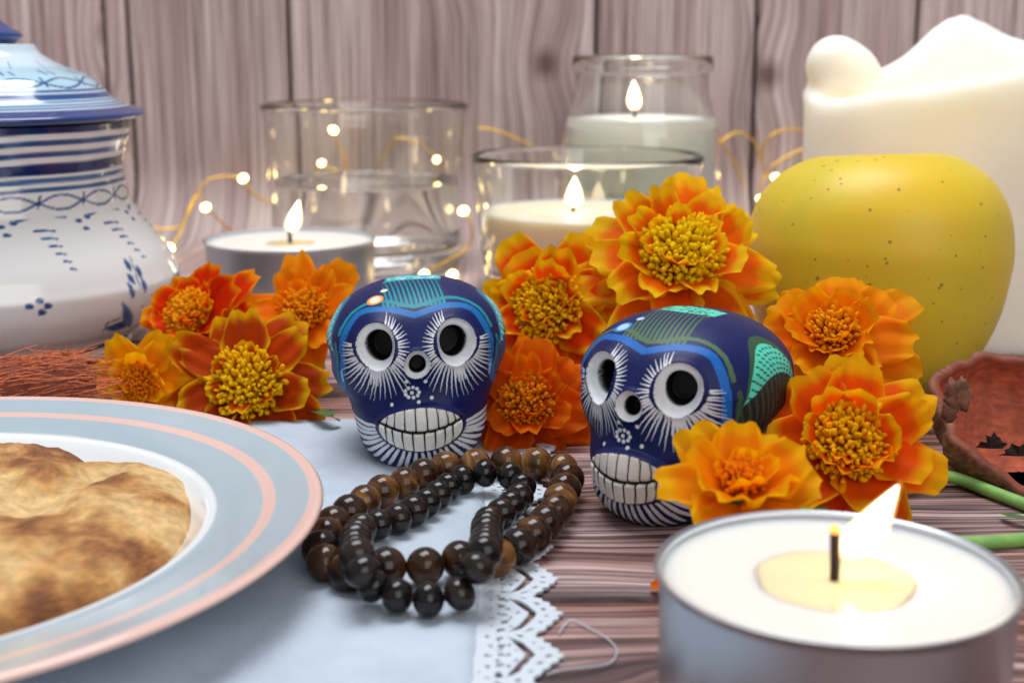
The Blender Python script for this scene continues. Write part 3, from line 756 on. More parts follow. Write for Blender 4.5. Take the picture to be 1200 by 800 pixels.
# ================================================================== apple
def apple():
    t = thing('apple', 'yellow speckled apple behind the orange marigolds', 'apple', (73.5, 277, 0), (math.radians(-3), math.radians(4), 0.3))
    prof = [(0.0, 4.2), (2.5, 3.2), (6.5, 0.9), (10.5, 0.2), (16.5, 2.4), (21.4, 8.0), (24.9, 16.5), (26.4, 25.5), (26.5, 31), (24.9, 37.8), (20.8, 43.6), (14.2, 47.4), (8, 47.8), (4, 45.2), (1.5, 42), (0, 41)]
    pr = catmull(prof, 8); n = 120
    V, F = lathe(pr, n)
    a = np.arctan2(V[:, 0], -V[:, 1]); z = V[:, 2]/48
    f = 1+0.022*np.cos(5*a+0.5)*(1-z)+0.018*np.sin(2*a+1)+0.010*np.cos(a)
    V[:, 0] *= f; V[:, 1] *= f; V[:, 2] += 0.8*np.sin(a+0.6)*ss(0.5, 1, z)
    m, nt, b = mat_base('yellow_apple_skin'); L = nt.links.new
    tc = N(nt, 'ShaderNodeTexCoord')
    vo = N(nt, 'ShaderNodeTexVoronoi', Scale=420.0, Randomness=1.0); L(tc.outputs['Object'], vo.inputs['Vector'])
    rs = N(nt, 'ShaderNodeSeparateColor'); L(vo.outputs['Color'], rs.inputs[0])
    th = N(nt, 'ShaderNodeMath', operation='MULTIPLY_ADD'); th.inputs[1].default_value = 0.15; th.inputs[2].default_value = 0.02; L(rs.outputs[0], th.inputs[0])
    lt = N(nt, 'ShaderNodeMath', operation='LESS_THAN'); L(vo.outputs['Distance'], lt.inputs[0]); L(th.outputs[0], lt.inputs[1])
    n1 = N(nt, 'ShaderNodeTexNoise', Scale=34.0, Detail=8.0, Roughness=0.65); L(tc.outputs['Object'], n1.inputs['Vector'])
    r1 = ramp(nt, [(0.30, lin(224, 178, 34)), (0.5, lin(214, 184, 44)), (0.72, lin(190, 178, 56))]); L(n1.outputs['Fac'], r1.inputs['Fac'])
    mx = N(nt, 'ShaderNodeMix', data_type='RGBA'); L(lt.outputs[0], mx.inputs['Factor']); L(r1.outputs[0], mx.inputs['A']); mx.inputs['B'].default_value = rgb(lin(158, 128, 48))
    L(mx.outputs['Result'], b.inputs['Base Color']); b.inputs['Roughness'].default_value = 0.42; b.inputs['Specular IOR Level'].default_value = 0.35
    b.inputs['Subsurface Weight'].default_value = 0.12; b.inputs['Subsurface Scale'].default_value = 0.003
    build('skin', V, F, m, t)
    V, F = tube(catmull([(0, 0, 41), (0.3, 0.2, 43), (0.8, 0.5, 45.0)], 5), [0.9]*10+[1.2], 8); build('stem', V, F, simple('apple_stem', lin(92, 66, 40), 0.8, var=0.3), t)
apple()

# ================================================================== candles
def flame(parent, base, h, wdt, lean, mat=None):
    V = []; nseg = 20; pr = []
    for k in range(25):
        q = k/24; r = wdt*(math.sin(math.pi*min(1, q**0.62))**0.85)*(1-0.25*q) if 0 < q < 1 else 0
        pr.append((r, q*h))
    for r, z in pr:
        q = z/h
        for s_ in range(nseg):
            a = 2*math.pi*s_/nseg; V.append((base[0]+r*math.cos(a)+lean[0]*q**1.15, base[1]+r*math.sin(a)+lean[1]*q, base[2]+z))
    V = np.array(V); F = outward(V-np.array(base), grid_faces(25, nseg, True))
    o = build('flame', V, F, M['flame_glow'], parent)
    ax = np.stack([base[0]+lean[0]*((V[:, 2]-base[2])/h)**1.15, base[1]+lean[1]*((V[:, 2]-base[2])/h), V[:, 2]], 1)
    C = ax+(V-ax)*0.78; C[:, 2] = base[2]+0.07*h+(C[:, 2]-base[2])*0.86
    q_ = np.clip((C[:, 2]-base[2])/h, 0, 1); C[:, 0] += (lean[0]*q_**1.15-(ax[:, 0]-base[0])); C[:, 1] += (lean[1]*q_-(ax[:, 1]-base[1]))
    build('flame_core', C, F, M['flame'], o)
    return o
def wick(parent, P, r=0.55):
    V, F = tube(catmull(P, 5), r, 8); o = build('wick', V, F, M['wick'], parent)
    V, F = sphere(r*1.05, 10, 8); V = [np.array(v)+np.array(P[-1]) for v in V]; build('ember', V, F, M['ember'], o)
def tealight(label, loc, R, Hh, fl, pool=0.45, rec=0.9, yaw=0.0):
    t = thing('tealight', label, 'candle', loc, (0, 0, yaw), 'tealights')
    prof = [(0, 0.1), (R*0.9, 0.1), (R*0.955, 0.35), (R*0.965, 1.0), (R*0.972, Hh*0.5), (R*0.978, Hh-1.6), (R*0.985, Hh-0.9), (R, Hh-0.35), (R+0.12, Hh-0.12), (R, Hh), (R-0.30, Hh-0.1), (R*0.96, Hh-0.7), (R*0.955, Hh-2.0), (R*0.95, Hh*0.4), (R*0.9, 0.6), (0, 0.6)]
    V, F = lathe(catmull(prof[1:-1], 5), 128); build('cup', V, F, M['alu'], t)
    top = Hh-rec
    wp = [(R*0.95, 1.0), (R*0.953, top-0.2), (R*0.955, top+0.25), (R*0.93, top+0.02), (R*0.85, top-0.12), (R*0.65, top-0.12), (R*(pool+0.06), top-0.10), (R*pool, top-0.28), (R*pool*0.9, top-0.6), (0, top-0.7)]
    V, F = lathe(catmull(wp, 5), 128); build('wax', V, F, M['wax'], t)
    V, F = lathe([(0, top-0.30), (R*pool*0.7, top-0.30), (R*pool*0.96, top-0.30), (R*pool*1.0, top-0.27)], 96)
    a = np.arctan2(V[:, 0], V[:, 1]); k = 1+0.05*np.sin(2*a+1)+0.03*np.sin(5*a); V[:, 0] *= k; V[:, 1] *= k
    build('molten_pool', V, F, M['pool'], t)
    b = (0.0, 0.0, top-0.4)
    wick(t, [b, (b[0]-0.05, b[1], b[2]+2.2), (b[0]-0.25, b[1]-0.1, fl['wick'])])
    flame(t, (fl.get('x', 0.4), 0, fl['z']), fl['h'], fl['w'], fl['lean'])
tealight('tealight in an aluminium cup with a slanting flame beside a fallen petal', (34.3, 136.5, 0), 19.0, 15.5, dict(wick=19.9, z=16.5, h=8.8, w=2.5, lean=(5.2, 0.5), x=1.5))
q = at(340, 280, 381.5)
tealight('tealight in an aluminium cup in front of the water glass', (q[0], 381.5, 0), 24.0, 16.4, dict(wick=20.3, z=18.0, h=9.8, w=2.6, lean=(2.6, 0.2), x=0.4), pool=0.3)
def glass_vessel(t, outer, inner, seg=120):
    V, F = lathe(np.vstack([catmull(outer, 6), catmull(inner, 6)]), seg)
    build('glass', V, F, M['glass'], t)
# water glass
q = at(427.5, 122, 439.5); WG = (q[0], 439.5)
t = thing('water_glass', 'clear glass tumbler half full of water', 'glass', (WG[0], WG[1], 0.1))
glass_vessel(t, [(0, 0.4), (20, 0.2), (27.2, 0.3), (29.4, 1.6), (29.8, 4), (30.6, 20), (32.2, 46), (33.0, 50.2)], [(32.7, 51.2), (32.0, 51.4), (31.4, 50.6), (30.8, 46), (29.2, 22), (28.4, 9.5), (26.5, 6.6), (20, 6.0), (0, 5.9)])
zt = at(427, 212, 439.5)[2]
V, F = lathe(np.vstack([catmull([(0, 5.85), (20, 5.95), (26.55, 6.55), (28.45, 9.5), (29.0, 17)], 6), [(29.3+0.02, zt-0.9), (29.5, zt+0.35), (29.1, zt-0.05), (28.2, zt-0.15), (0, zt-0.15)]]), 120)
build('water', V, F, M['water'], t)
# low glass candle
q = at(688, 183, 392); 
t = thing('glass_candle', 'wide glass candle with peach wax and a lit flame behind the marigolds', 'candle', (q[0], 392, 0), (0, 0, 0), 'candles in glass')
glass_vessel(t, [(0, 0.5), (22, 0.3), (27.2, 0.5), (29.0, 2.0), (29.5, 6), (31.4, 24), (33.0, 37.2)], [(33.2, 38.6), (32.6, 39.2), (31.9, 38.4), (31.2, 34), (29.8, 22), (28.0, 8.6), (26.5, 6.4), (18, 6.0), (0, 6.0)], 128)
zt = at(688, 247, 392)[2]
V, F = lathe(np.vstack([[(0, 6.1)], catmull([(26.3, 6.5), (27.85, 8.8), (29.6, zt-0.3)], 6), [(29.7, zt+0.5), (29.3, zt+0.05), (28, zt-0.1), (12, zt-0.25), (0, zt-0.3)]]), 120)
build('wax', V, F, M['wax_peach'], t)
wick(t, [(-3.8, 0, zt-0.4), (-3.8, 0, zt+2.0), (-3.6, 0, zt+3.2)], 0.6); flame(t, (-3.7, 0, zt+0.9), 9.5, 3.0, (0.3, 0))
# tall candle jar
q = at(753, 66, 448)
t = thing('candle_jar', 'tall bottle-necked glass candle jar with pale wax by the backdrop', 'candle', (q[0], 448, 0.1), (0, 0, 0), 'candles in glass')
ZR = q[2]
glass_vessel(t, [(0, 0.4), (20, 0.3), (24, 1.0), (25.6, 4), (26.0, 22), (25.9, 34), (25.0, 42), (22.6, 50), (20.9, 56), (20.6, 59), (21.0, 60.4), (22.4, 61.2), (22.8, 62.8)], [(22.6, 65.0), (22.2, 66.0), (21.2, 66.1), (20.3, 65), (19.6, 61), (19.4, 57), (21.0, 50.4), (23.5, 42), (24.4, 34), (24.4, 20), (23.8, 6), (21, 4.2), (0, 4.0)], 120)
zt = at(753, 139, 448)[2]
V, F = lathe(np.vstack([[(0, 4.1)], catmull([(20.8, 4.4), (23.6, 6.2), (24.25, 20), (24.25, 34), (23.4, 42), (22.6, zt)], 6), [(22.3, zt+0.2), (21, zt), (0, zt-0.2)]]), 110)
build('wax', V, F, M['wax_green'], t)
wick(t, [(-2.2, 0, zt-0.4), (-2.2, 0, zt+1.6), (-2.3, 0, zt+3.0)], 0.5); flame(t, (-2.3, 0, zt+2.0), 10.5, 2.7, (-0.4, 0))
# pillar candle
def pillar():
    cx, cy, R = 116.0, 344.0, 42.5
    t = thing('pillar_candle', 'large white pillar candle with a melted wavy rim behind the apple', 'candle', (cx, cy, 0))
    na = 220; th = np.arange(na)*2*math.pi/na
    dirx, diry = np.sin(th), -np.cos(th)
    def g(a0, s_): d = np.angle(np.exp(1j*(th-a0))); return np.exp(-(d/s_)**2)
    rim = 65.2+8.0*dirx+1.0*np.sin(2*th+0.8)+0.5*np.sin(5*th)
    lump = 2.0*g(math.radians(-100), 0.3)+11.5*g(math.radians(172), 0.30)
    fl = 1.2*g(math.radians(-104), 0.36)+2.4*g(math.radians(160), 0.4)       # the rim flares where the wax folded over
    V = []; zs = [0.1, 0.8, 4, 12, 24, 36, 46, 54]
    rows = []
    for z in zs:
        rows.append(np.stack([(R-(0.9 if z < 0.5 else 0)+0.25*np.sin(3*th+z*0.1))*dirx, (R-(0.9 if z < 0.5 else 0)+0.25*np.sin(3*th+z*0.1))*diry, np.full(na, z)], 1))
    for q_ in np.linspace(0.2, 1, 8):
        h = 54+(rim+lump-54)*q_ ; r = R+fl*ss(0.35, 0.85, q_)-0.9*ss(0.8, 1.0, q_)*(1+0.8*(lump > 2))
        rows.append(np.stack([r*dirx, r*diry, h], 1))
    for q_, dr, dz in ((0, 1.8, 0.9), (0, 3.6, 0.5), (0, 5.2, -1.5), (0, 6.2, -5), (0, 8.5, -12), (0, 14, -20), (0, 26, -22), (0, 41.5, -22.5)):
        h = rim+lump*max(0, 1-dr/9)+dz; r = R+fl-0.9-dr-fl*min(1, dr/8)
        rows.append(np.stack([r*dirx, r*diry, h], 1))
    V = np.vstack(rows); V[:, 2] = np.maximum(V[:, 2], 0.1)
    F = outward(V, grid_faces(len(rows), na, True))
    nb = len(V); V = np.vstack([V, [[0, 0, 0.1]], [V[-na:].mean(0)]])
    F = F.tolist()+[((k+1) % na, k, nb) for k in range(na)]+[(nb-na+k, nb-na+(k+1) % na, nb+1) for k in range(na)]
    body_v, body_f = V, F
    c0 = at(990, 80, 349)-np.array([cx, cy, 0]); nu, nv = 40, 26; V = []
    for i in range(nv+1):
        f = math.pi*i/nv
        for k in range(nu):
            a = 2*math.pi*k/nu; d = np.array([math.sin(f)*math.cos(a), math.sin(f)*math.sin(a), math.cos(f)])
            r = 1+0.10*nz(d, 1.6, 3)+0.05*nz(d, 3.5, 8)
            V.append(c0+d*r*np.array([10.6, 8.5, 7.8])+np.array([0, 0, -0.42*10.4*max(-0.2, d[0])]))
    V = np.array(V); lf = outward(V-c0, grid_faces(nv+1, nu, True))
    V = np.vstack([body_v, V]); F = body_f+[tuple(int(k)+len(body_v) for k in f) for f in lf]
    V = np.array([p+np.array([0.5, 0.5, 0.6])*nz(p, 0.09, 6) if p[2] > 8 else p for p in V])
    o = build('wax', V, F, M['wax_pillar'], t)
    rm = o.modifiers.new('melt', 'REMESH'); rm.mode = 'VOXEL'; rm.voxel_size = 0.0011; rm.use_smooth_shade = True
    sm = o.modifiers.new('soften', 'SMOOTH'); sm.factor = 0.5; sm.iterations = 22
    wick(t, [(0, 0, 39), (0, 0, 44), (0.4, 0, 47)], 0.9); flame(t, (0.3, 0, 45), 14, 3.6, (0.5, 0))  # unseen wick and flame, added in the well so the wax glows
pillar()

# ================================================================== fairy lights
def fairy_lights():
    t = thing('fairy_lights', 'string of warm fairy lights on thin gold wire strung behind the glasses', 'string lights', (0, 0, 0))
    paths = [
        [(150, 262, 470), (185, 268, 470), (212, 264, 472), (226, 240, 474), (240, 214, 478), (262, 207, 480), (285, 210, 480), (296, 226, 480), (318, 238, 481), (345, 240, 482), (372, 196, 484), (376, 188, 484)],
        [(199, 291, 446), (212, 272, 452), (222, 244, 458), (232, 228, 462), (241, 243, 462), (253, 254, 466), (268, 268, 468), (292, 282, 470), (330, 300, 470), (390, 300, 474)],
        [(388, 152, 484), (396, 170, 484), (404, 190, 484), (408, 225, 484), (406, 262, 483), (398, 300, 478)],
        [(380, 196, 486), (410, 206, 486), (438, 206, 486), (452, 180, 486), (466, 163, 486), (492, 168, 486), (508, 178, 486), (519, 189, 486), (524, 220, 486), (510, 262, 484), (500, 300, 478), (520, 318, 452), (530, 326, 416)],
        [(497, 322, 412), (512, 312, 418), (548, 290, 426), (552, 262, 428), (544, 248, 430)],
        [(820, 176, 486), (842, 168, 488), (862, 156, 490), (880, 162, 490), (892, 186, 489), (896, 206, 488), (889, 222, 487), (891, 233, 486)],
        [(909, 209, 486), (897, 203, 488), (893, 178, 490), (903, 160, 490), (922, 152, 491), (948, 155, 491), (944, 172, 490), (922, 184, 489), (902, 196, 488)],
        [(838, 146, 491), (848, 170, 491), (862, 192, 490), (872, 220, 488)],
        [(560, 150, 490), (575, 152, 490), (600, 160, 490), (660, 190, 488)]]
    for p in paths:
        P = catmull([at(*q) for q in p], 7); P[:, 2] = np.maximum(P[:, 2], 0.8)
        V, F = tube(P, 0.42, 6); build('wire', V, F, M['wire'], t)
    bulbs = [(285, 209, 480), (241, 243, 461), (199, 290, 445), (389, 152, 483), (374, 192, 483), (519, 188, 485), (909, 208, 485), (891, 233, 485), (497, 321.5, 411), (530, 325.5, 411), (543, 247, 429), (333, 240, 481)]
    V, F = sphere(1.0, 14, 10, (1.55, 1.25, 1.25)); me = make_mesh('bulb', V, F)
    for i, b in enumerate(bulbs):
        o = link('bulb', me, M['bulb'], t); p = at(*b); p[2] = max(p[2], 1.3); o.location = p*S
        o.rotation_euler = (0, random.uniform(-0.6, 0.6), random.uniform(-0.5, 0.5)); k = random.uniform(0.85, 1.1); o.scale = (k, k, k)
fairy_lights()

# ================================================================== marigolds
def petal_mesh(L, W, cup, droop, ruffle, ph, edge, inner, mixw, streak):
    nu, nv = 14, 15
    U = np.linspace(0, 1, nu)[:, None]; Vv = np.linspace(-1, 1, nv)[None, :]
    Vv = np.sin(Vv*math.pi/2*0.97)/math.sin(math.pi/2*0.97)
    hw = W*(0.20+0.80*ss(0.0, 0.66, U)**0.8)*(1-0.12*ss(0.6, 1, U))
    notch = 1-0.50*(1-np.sqrt(1-0.985*np.abs(Vv)**3.2))*U**1.2-0.028*ruffle*np.cos(2.4*math.pi*Vv+ph)*U**2-0.03*np.exp(-((Vv-0.1*math.sin(ph))/0.14)**2)*U**4
    x = L*U*notch
    y = hw*Vv*(1-0.06*np.abs(Vv)**3)
    z = cup*W*(Vv**2)*(0.25+0.75*U)-droop*L*U**2.2+0.09*W*ruffle*np.sin(2.6*math.pi*Vv+ph)*U**1.6+0.05*W*ruffle*np.sin(5.5*Vv+ph*2)*ss(.6, 1, U)
    z = z-0.10*W*np.exp(-(Vv/0.22)**2)*U*(1-U)*2
    P = np.stack([x+0*Vv, y, z], -1).reshape(-1, 3)
    e = np.maximum(np.abs(Vv)**2.2*ss(0.1, .5, U)*1.0, ss(0.55, 1.02, U)**1.2+0*Vv)
    st = streak*(0.6*np.sin(9*Vv+ph*3)+0.4*np.sin(17*Vv-ph))*(0.4+0.6*U)
    m = np.clip(ss(mixw-0.28, mixw+0.28, e+st), 0, 1).reshape(-1, 1)
    col = inner*(1-m)+edge*m
    col = col*(0.93+0.10*np.sin(23*Vv+ph).reshape(1, -1)*np.ones((nu, 1))).reshape(-1, 1)
    return P, grid_faces(nu, nv), col
def frame_from(n, spin=0.0):
    n = Vector(n).normalized(); q = n.to_track_quat('Z', 'Y')
    return q @ Matrix.Rotation(spin, 3, 'Z').to_quaternion()
def marigold(label, px, py, Y, rpx, n, edge, inner, flo, mixw=0.62, streak=0.10, seed=1, rings=None, disc=0.30, stem=None, spin=0.0, group='marigold flowers', nfl=150):
    rnd = random.Random(seed)
    c = at(px, py, Y); depth = c[1]*cp-(c[2]-CAMH)*sp; R = rpx/FPX*depth
    root = thing('marigold', label, 'flower', (c[0], c[1], c[2]), (0, 0, 0), group)
    rot = frame_from(n, spin); root.rotation_mode = 'QUATERNION'; root.rotation_quaternion = rot
    edge, inner, flo = lin(*edge), lin(*inner), lin(*flo)
    rings = rings or [(7, 0.98, 0.56, 6, -0.14), (7, 0.80, 0.50, 24, -0.06), (6, 0.58, 0.38, 44, 0.03), (5, 0.36, 0.24, 58, 0.10)]
    for ri, (k, L, W, el, z0) in enumerate(rings):
        a0 = rnd.uniform(0, 6.28)
        for i in range(k):
            a = a0+2*math.pi*(i+rnd.uniform(-0.16, 0.16))/k
            l = L*R*rnd.uniform(0.88, 1.08); wd = W*R*rnd.uniform(0.9, 1.12)
            P, F, col = petal_mesh(l, wd*0.72, rnd.uniform(0.05, 0.38), rnd.uniform(0.02, 0.22) if ri < 2 else rnd.uniform(-0.12, 0.15), rnd.uniform(0.7, 1.6), rnd.uniform(0, 6.28), edge*rnd.uniform(0.92, 1.05), inner*rnd.uniform(0.85, 1.1), mixw+rnd.uniform(-.08, .08), streak)
            e = math.radians(el+rnd.uniform(-9, 9)); tw = rnd.uniform(-0.22, 0.22)
            Mx = Matrix.Translation((math.cos(a)*0.13*R, math.sin(a)*0.13*R, z0*R)) @ Matrix.Rotation(a, 4, 'Z') @ Matrix.Rotation(-e, 4, 'Y') @ Matrix.Rotation(tw, 4, 'X')
            Mx = np.array(Mx); P = P@Mx[:3, :3].T+Mx[:3, 3]
            build('petal', P, F, M['petal'], root, col=np.clip(col, 0, 0.95))
    # tubular florets packed on the disc
    V = []; F = []; C = []
    nfl = int(nfl*1.9)
    for i in range(nfl):
        q = (i+0.5)/nfl; rr = disc*R*math.sqrt(q)*1.06; a = i*2.39996+rnd.uniform(-.2, .2)
        zc = (0.20*math.sqrt(max(0, 1-q*0.95)))*R+0.06*R
        ax = Vector((math.cos(a)*math.sqrt(q)*0.9+rnd.uniform(-.25, .25), math.sin(a)*math.sqrt(q)*0.9+rnd.uniform(-.25, .25), 1.0)).normalized()
        h = R*rnd.uniform(0.12, 0.24); r0, r1 = 0.012*R, R*rnd.uniform(0.020, 0.032)
        qq = ax.to_track_quat('Z', 'Y'); b = len(V); o = Vector((rr*math.cos(a), rr*math.sin(a), zc-0.06*R))
        for lv, (hh, r_) in enumerate(((0, r0), (h*0.55, r1*0.9), (h*0.86, r1*1.15), (h, r1*0.35))):
            for s_ in range(5):
                an = 2*math.pi*s_/5; wv = 1+(0.35*math.cos(2*an+i) if lv == 2 else 0)
                V.append(o+qq@Vector((r_*wv*math.cos(an), r_*wv*math.sin(an), hh))); C.append(flo*(1.0+0.12*lv)*rnd.uniform(0.9, 1.15) if lv else flo*0.8)
        for lv in range(3):
            for s_ in range(5): F.append((b+lv*5+s_, b+lv*5+(s_+1) % 5, b+lv*5+5+(s_+1) % 5, b+lv*5+5+s_))
        F.append(tuple(b+15+s_ for s_ in range(5)))
    o = build('disc_florets', [tuple(v) for v in V], F, M['floret'], root, col=np.clip(np.array(C), 0, 0.95)); o['kind'] = 'stuff'
    V, F = sphere(1.0, 18, 10, (disc*R*1.02, disc*R*1.02, 0.22*R)); V = [(x, y, z+0.02*R) for x, y, z in V]
    build('receptacle', V, F, M['floret'], root, col=np.tile(flo*0.9, (len(V), 1)))
    # calyx under the head
    pr = catmull([(0.02*R, -0.75*R), (0.10*R, -0.72*R), (0.17*R, -0.5*R), (0.20*R, -0.25*R), (0.22*R, -0.06*R), (0.05*R, 0.06*R)], 4)
    V, F = lathe(pr, 16); build('calyx', V, F, M['leaf'], root)
    # stem: from the calyx to where it lies on the table (world mm -> local)
    inv = rot.inverted(); base = np.array(rot@Vector((0, 0, -0.7*R)))+c
    if stem is None:
        d = np.array(rot@Vector((0, 0, -1.0))); e0 = base+d*3; e0[2] = max(e0[2], 2)
        horiz = np.array([d[0]*6+rnd.uniform(-2, 2), abs(d[1])*5+4, 0]); e1 = base+horiz; e1[2] = 1.0
        stem = [base, (base+e1)/2+np.array([0, 0, 0.5*(base[2]-1)*0.2]), e1]
    else: stem = [base]+list(stem)
    P = [np.array(inv@Vector(np.asarray(p)-c)) for p in stem]
    V, F = tube(catmull(P, 8), 0.085*R if len(stem) < 4 else 1.05, 8); build('stem', V, F, M['green'], root)
    return root
OR = dict
marigold('red-orange marigold with thin yellow petal edges leaning against the jar', 228, 372, 275, 76, (-0.42, -0.62, 0.66), (255, 166, 8), (234, 58, 3), (252, 160, 20), 0.76, 0.06, 11)
marigold('plain orange marigold standing before the tealight near the water glass', 358, 368, 275, 72, (-0.12, -0.72, 0.62), (255, 164, 6), (252, 128, 2), (252, 150, 14), 0.55, 0.1, 22, rings=[(6, 1.0, 0.52, 14, -0.12), (6, 0.82, 0.46, 36, -0.04), (6, 0.46, 0.28, 52, 0.06)])
marigold('yellow-orange marigold drooping low at the foot of the jar', 166, 447, 259, 62, (-0.05, -0.92, 0.18), (255, 188, 12), (254, 158, 6), (248, 132, 10), 0.5, 0.1, 33, spin=0.4)
marigold('dark maroon marigold with yellow tips lying at the plate rim', 290, 452, 252, 92, (0.05, -0.86, 0.5), (248, 198, 10), (200, 70, 3), (248, 180, 14), 0.82, 0.12, 44, rings=[(8, 1.0, 0.50, 4, -0.12), (7, 0.84, 0.44, 18, -0.04), (6, 0.44, 0.24, 46, 0.08)], disc=0.36, nfl=190)
marigold('large yellow marigold flushed with orange resting behind the green-flanked skull', 797, 303, 258, 112, (0.02, -0.74, 0.66), (254, 206, 20), (248, 112, 5), (255, 190, 12), 0.50, 0.16, 55, rings=[(9, 1.0, 0.46, 0, -0.16), (8, 0.88, 0.42, 14, -0.08), (8, 0.68, 0.36, 30, 0.0), (7, 0.44, 0.24, 48, 0.08)], disc=0.34, nfl=230)
marigold('yellow and red marigold turned sideways in front of the glass candle', 645, 362, 262, 92, (-0.40, -0.84, 0.34), (254, 196, 14), (244, 82, 4), (255, 176, 12), 0.55, 0.14, 66, disc=0.36, nfl=200)
marigold('deep orange marigold between the two skulls', 618, 474, 236, 88, (0.0, -0.86, 0.50), (250, 128, 6), (236, 96, 2), (250, 142, 14), 0.66, 0.05, 77, disc=0.28)
marigold('orange marigold on top leaning against the apple', 980, 396, 231, 94, (-0.22, -0.62, 0.72), (255, 172, 8), (254, 138, 3), (254, 156, 14), 0.55, 0.08, 88, disc=0.22, nfl=90)
st = [ground(1085, 556, 2.5), ground(1120, 560, 1.6), ground(1160, 575, 1.2), ground(1205, 592, 1.1), ground(1290, 622, 1.1)]
m_i = marigold('orange-red marigold with golden edges and a long green stem on the table', 993, 520, 192, 112, (-0.10, -0.80, 0.56), (255, 186, 10), (244, 92, 3), (255, 172, 10), 0.60, 0.10, 99, disc=0.34, nfl=190, stem=st)
st = [ground(985, 600, 3.0), ground(1050, 630, 1.3), ground(1140, 636, 1.0), ground(1210, 631, 1.0), ground(1290, 628, 1.0)]
marigold('golden orange marigold opening upward between the green-flanked skull and a tealight', 868, 572, 168, 92, (0.02, -0.42, 0.90), (255, 184, 6), (254, 146, 3), (246, 130, 8), 0.5, 0.08, 111, rings=[(6, 0.98, 0.66, 24, -0.12), (5, 0.9, 0.62, 48, -0.06), (4, 0.5, 0.36, 62, 0.02)], disc=0.2, nfl=70, stem=st)
# fallen petal on the table
P, F, col = petal_mesh(6.5, 3.0, 0.3, -0.1, 1.0, 1.0, lin(250, 165, 8), lin(246, 120, 4), 0.6, 0.05)
o = build('petal', P, F, M['petal'], None, col=col); g = ground(762, 687, 0.6); o.location = g*S; o.rotation_euler = (0.35, -0.25, -0.3)
tag(o, 'single fallen orange petal on the bare table beside a tealight cup', 'petal')
# bits of leaf
def leaf(name, label, P, w, mat):
    P = catmull(P, 6); n = len(P); T = np.gradient(P, axis=0); Sd = np.cross(T, [0, 0, 1.0]); Sd /= np.linalg.norm(Sd, axis=1)[:, None]+1e-9
    V = []
    for i in range(n):
        q = i/(n-1); hw = w*math.sin(math.pi*min(1, 0.06+0.94*q))**0.8
        for s_ in (-1, -0.5, 0, 0.5, 1): V.append(P[i]+Sd[i]*hw*s_+np.array([0, 0, 0.25*abs(s_)*hw]))
    o = build(name, V, grid_faces(n, 5), mat); return tag(o, label, 'leaf')
leaf('leaf', 'thin green leaf lying on the table between two stems', [ground(1172, 601, 0.8), ground(1190, 606, 1.2), ground(1225, 612, 0.8)], 1.0, M['leaf'])
leaf('leaf', 'small green leaf under the maroon marigold', [ground(360, 480, 1.4), ground(384, 486, 3.0), ground(398, 494, 1.6)], 1.6, M['leaf'])

# ================================================================== bead bracelets
def bead_mat(name, stops, scale, rough=0.08):
    m, nt, b = mat_base(name); L = nt.links.new
    tc = N(nt, 'ShaderNodeTexCoord'); oi = N(nt, 'ShaderNodeObjectInfo')
    mp = N(nt, 'ShaderNodeMapping'); L(tc.outputs['Object'], mp.inputs[0]); mp.inputs['Scale'].default_value = (0.7, 1.6, 2.6)
    ad = N(nt, 'ShaderNodeVectorMath', operation='ADD'); L(mp.outputs[0], ad.inputs[0]); L(oi.outputs['Random'], ad.inputs[1])
    n = N(nt, 'ShaderNodeTexNoise', Scale=scale, Detail=4.0, Distortion=1.2); L(ad.outputs[0], n.inputs['Vector'])
    ofs = N(nt, 'ShaderNodeMath', operation='MULTIPLY_ADD'); ofs.inputs[1].default_value = 0.20; L(oi.outputs['Random'], ofs.inputs[0])
    s_ = N(nt, 'ShaderNodeMath', operation='SUBTRACT'); s_.inputs[1].default_value = 0.10; L(n.outputs['Fac'], s_.inputs[0]); L(s_.outputs[0], ofs.inputs[2])
    r = ramp(nt, stops); L(ofs.outputs[0], r.inputs['Fac']); L(r.outputs[0], b.inputs['Base Color'])
    b.inputs['Roughness'].default_value = rough; b.inputs['Specular IOR Level'].default_value = 0.36
    return m
M['tiger'] = bead_mat('tiger_eye', [(0.36, lin(34, 20, 14)), (0.52, lin(66, 40, 22)), (0.66, lin(120, 80, 40)), (0.78, lin(164, 122, 70))], 230)
M['onyx'] = bead_mat('black_bead', [(0.45, lin(20, 16, 16)), (0.75, lin(46, 34, 28))], 200)
def bracelet(name, label, pix, r, along, mat, smallfar=1.0):
    P = np.array([ground(a, b, z) for a, b, z in pix]); C = catmull(P, 14, True)
    t = thing(name, label, 'bracelet', (0, 0, 0))
    B = resample(C, 2*r*along, True)
    V, F = sphere(1.0, 22, 15); me = make_mesh('bead', V, F); n = len(B)
    for i in range(n):
        T = Vector(B[(i+1) % n]-B[i-1]).normalized()
        o = link('bead', me, mat, t); k = r*random.uniform(0.95, 1.04)
        o.location = B[i]*S; o.rotation_mode = 'QUATERNION'
        o.rotation_quaternion = T.to_track_quat('Z', 'Y') @ Matrix.Rotation(random.uniform(0, 6.28), 3, 'Z').to_quaternion()
        o.scale = (k, k, k*along*1.0)
    V, F = tube(np.vstack([C, C[:1]]), 0.35, 5, cap=False); build('cord', V, F, M['wick'], t)
zb = 3.3
brown = [(453, 664), (493, 664), (536, 655), (566, 655), (592, 650), (608, 640), (620, 630), (636, 616), (650, 600), (657, 584), (663, 569), (664, 553), (642, 545), (606, 541), (569, 543), (533, 545), (503, 553), (476, 565), (452, 574), (434, 583), (414, 597), (393, 611), (381, 630), (376, 650), (392, 668), (422, 669)]
bracelet('bracelet', 'bracelet of large brown tiger-eye beads lying on the cloth', [(a, b, zb) for a, b in brown], 2.62, 0.99, M['tiger'])
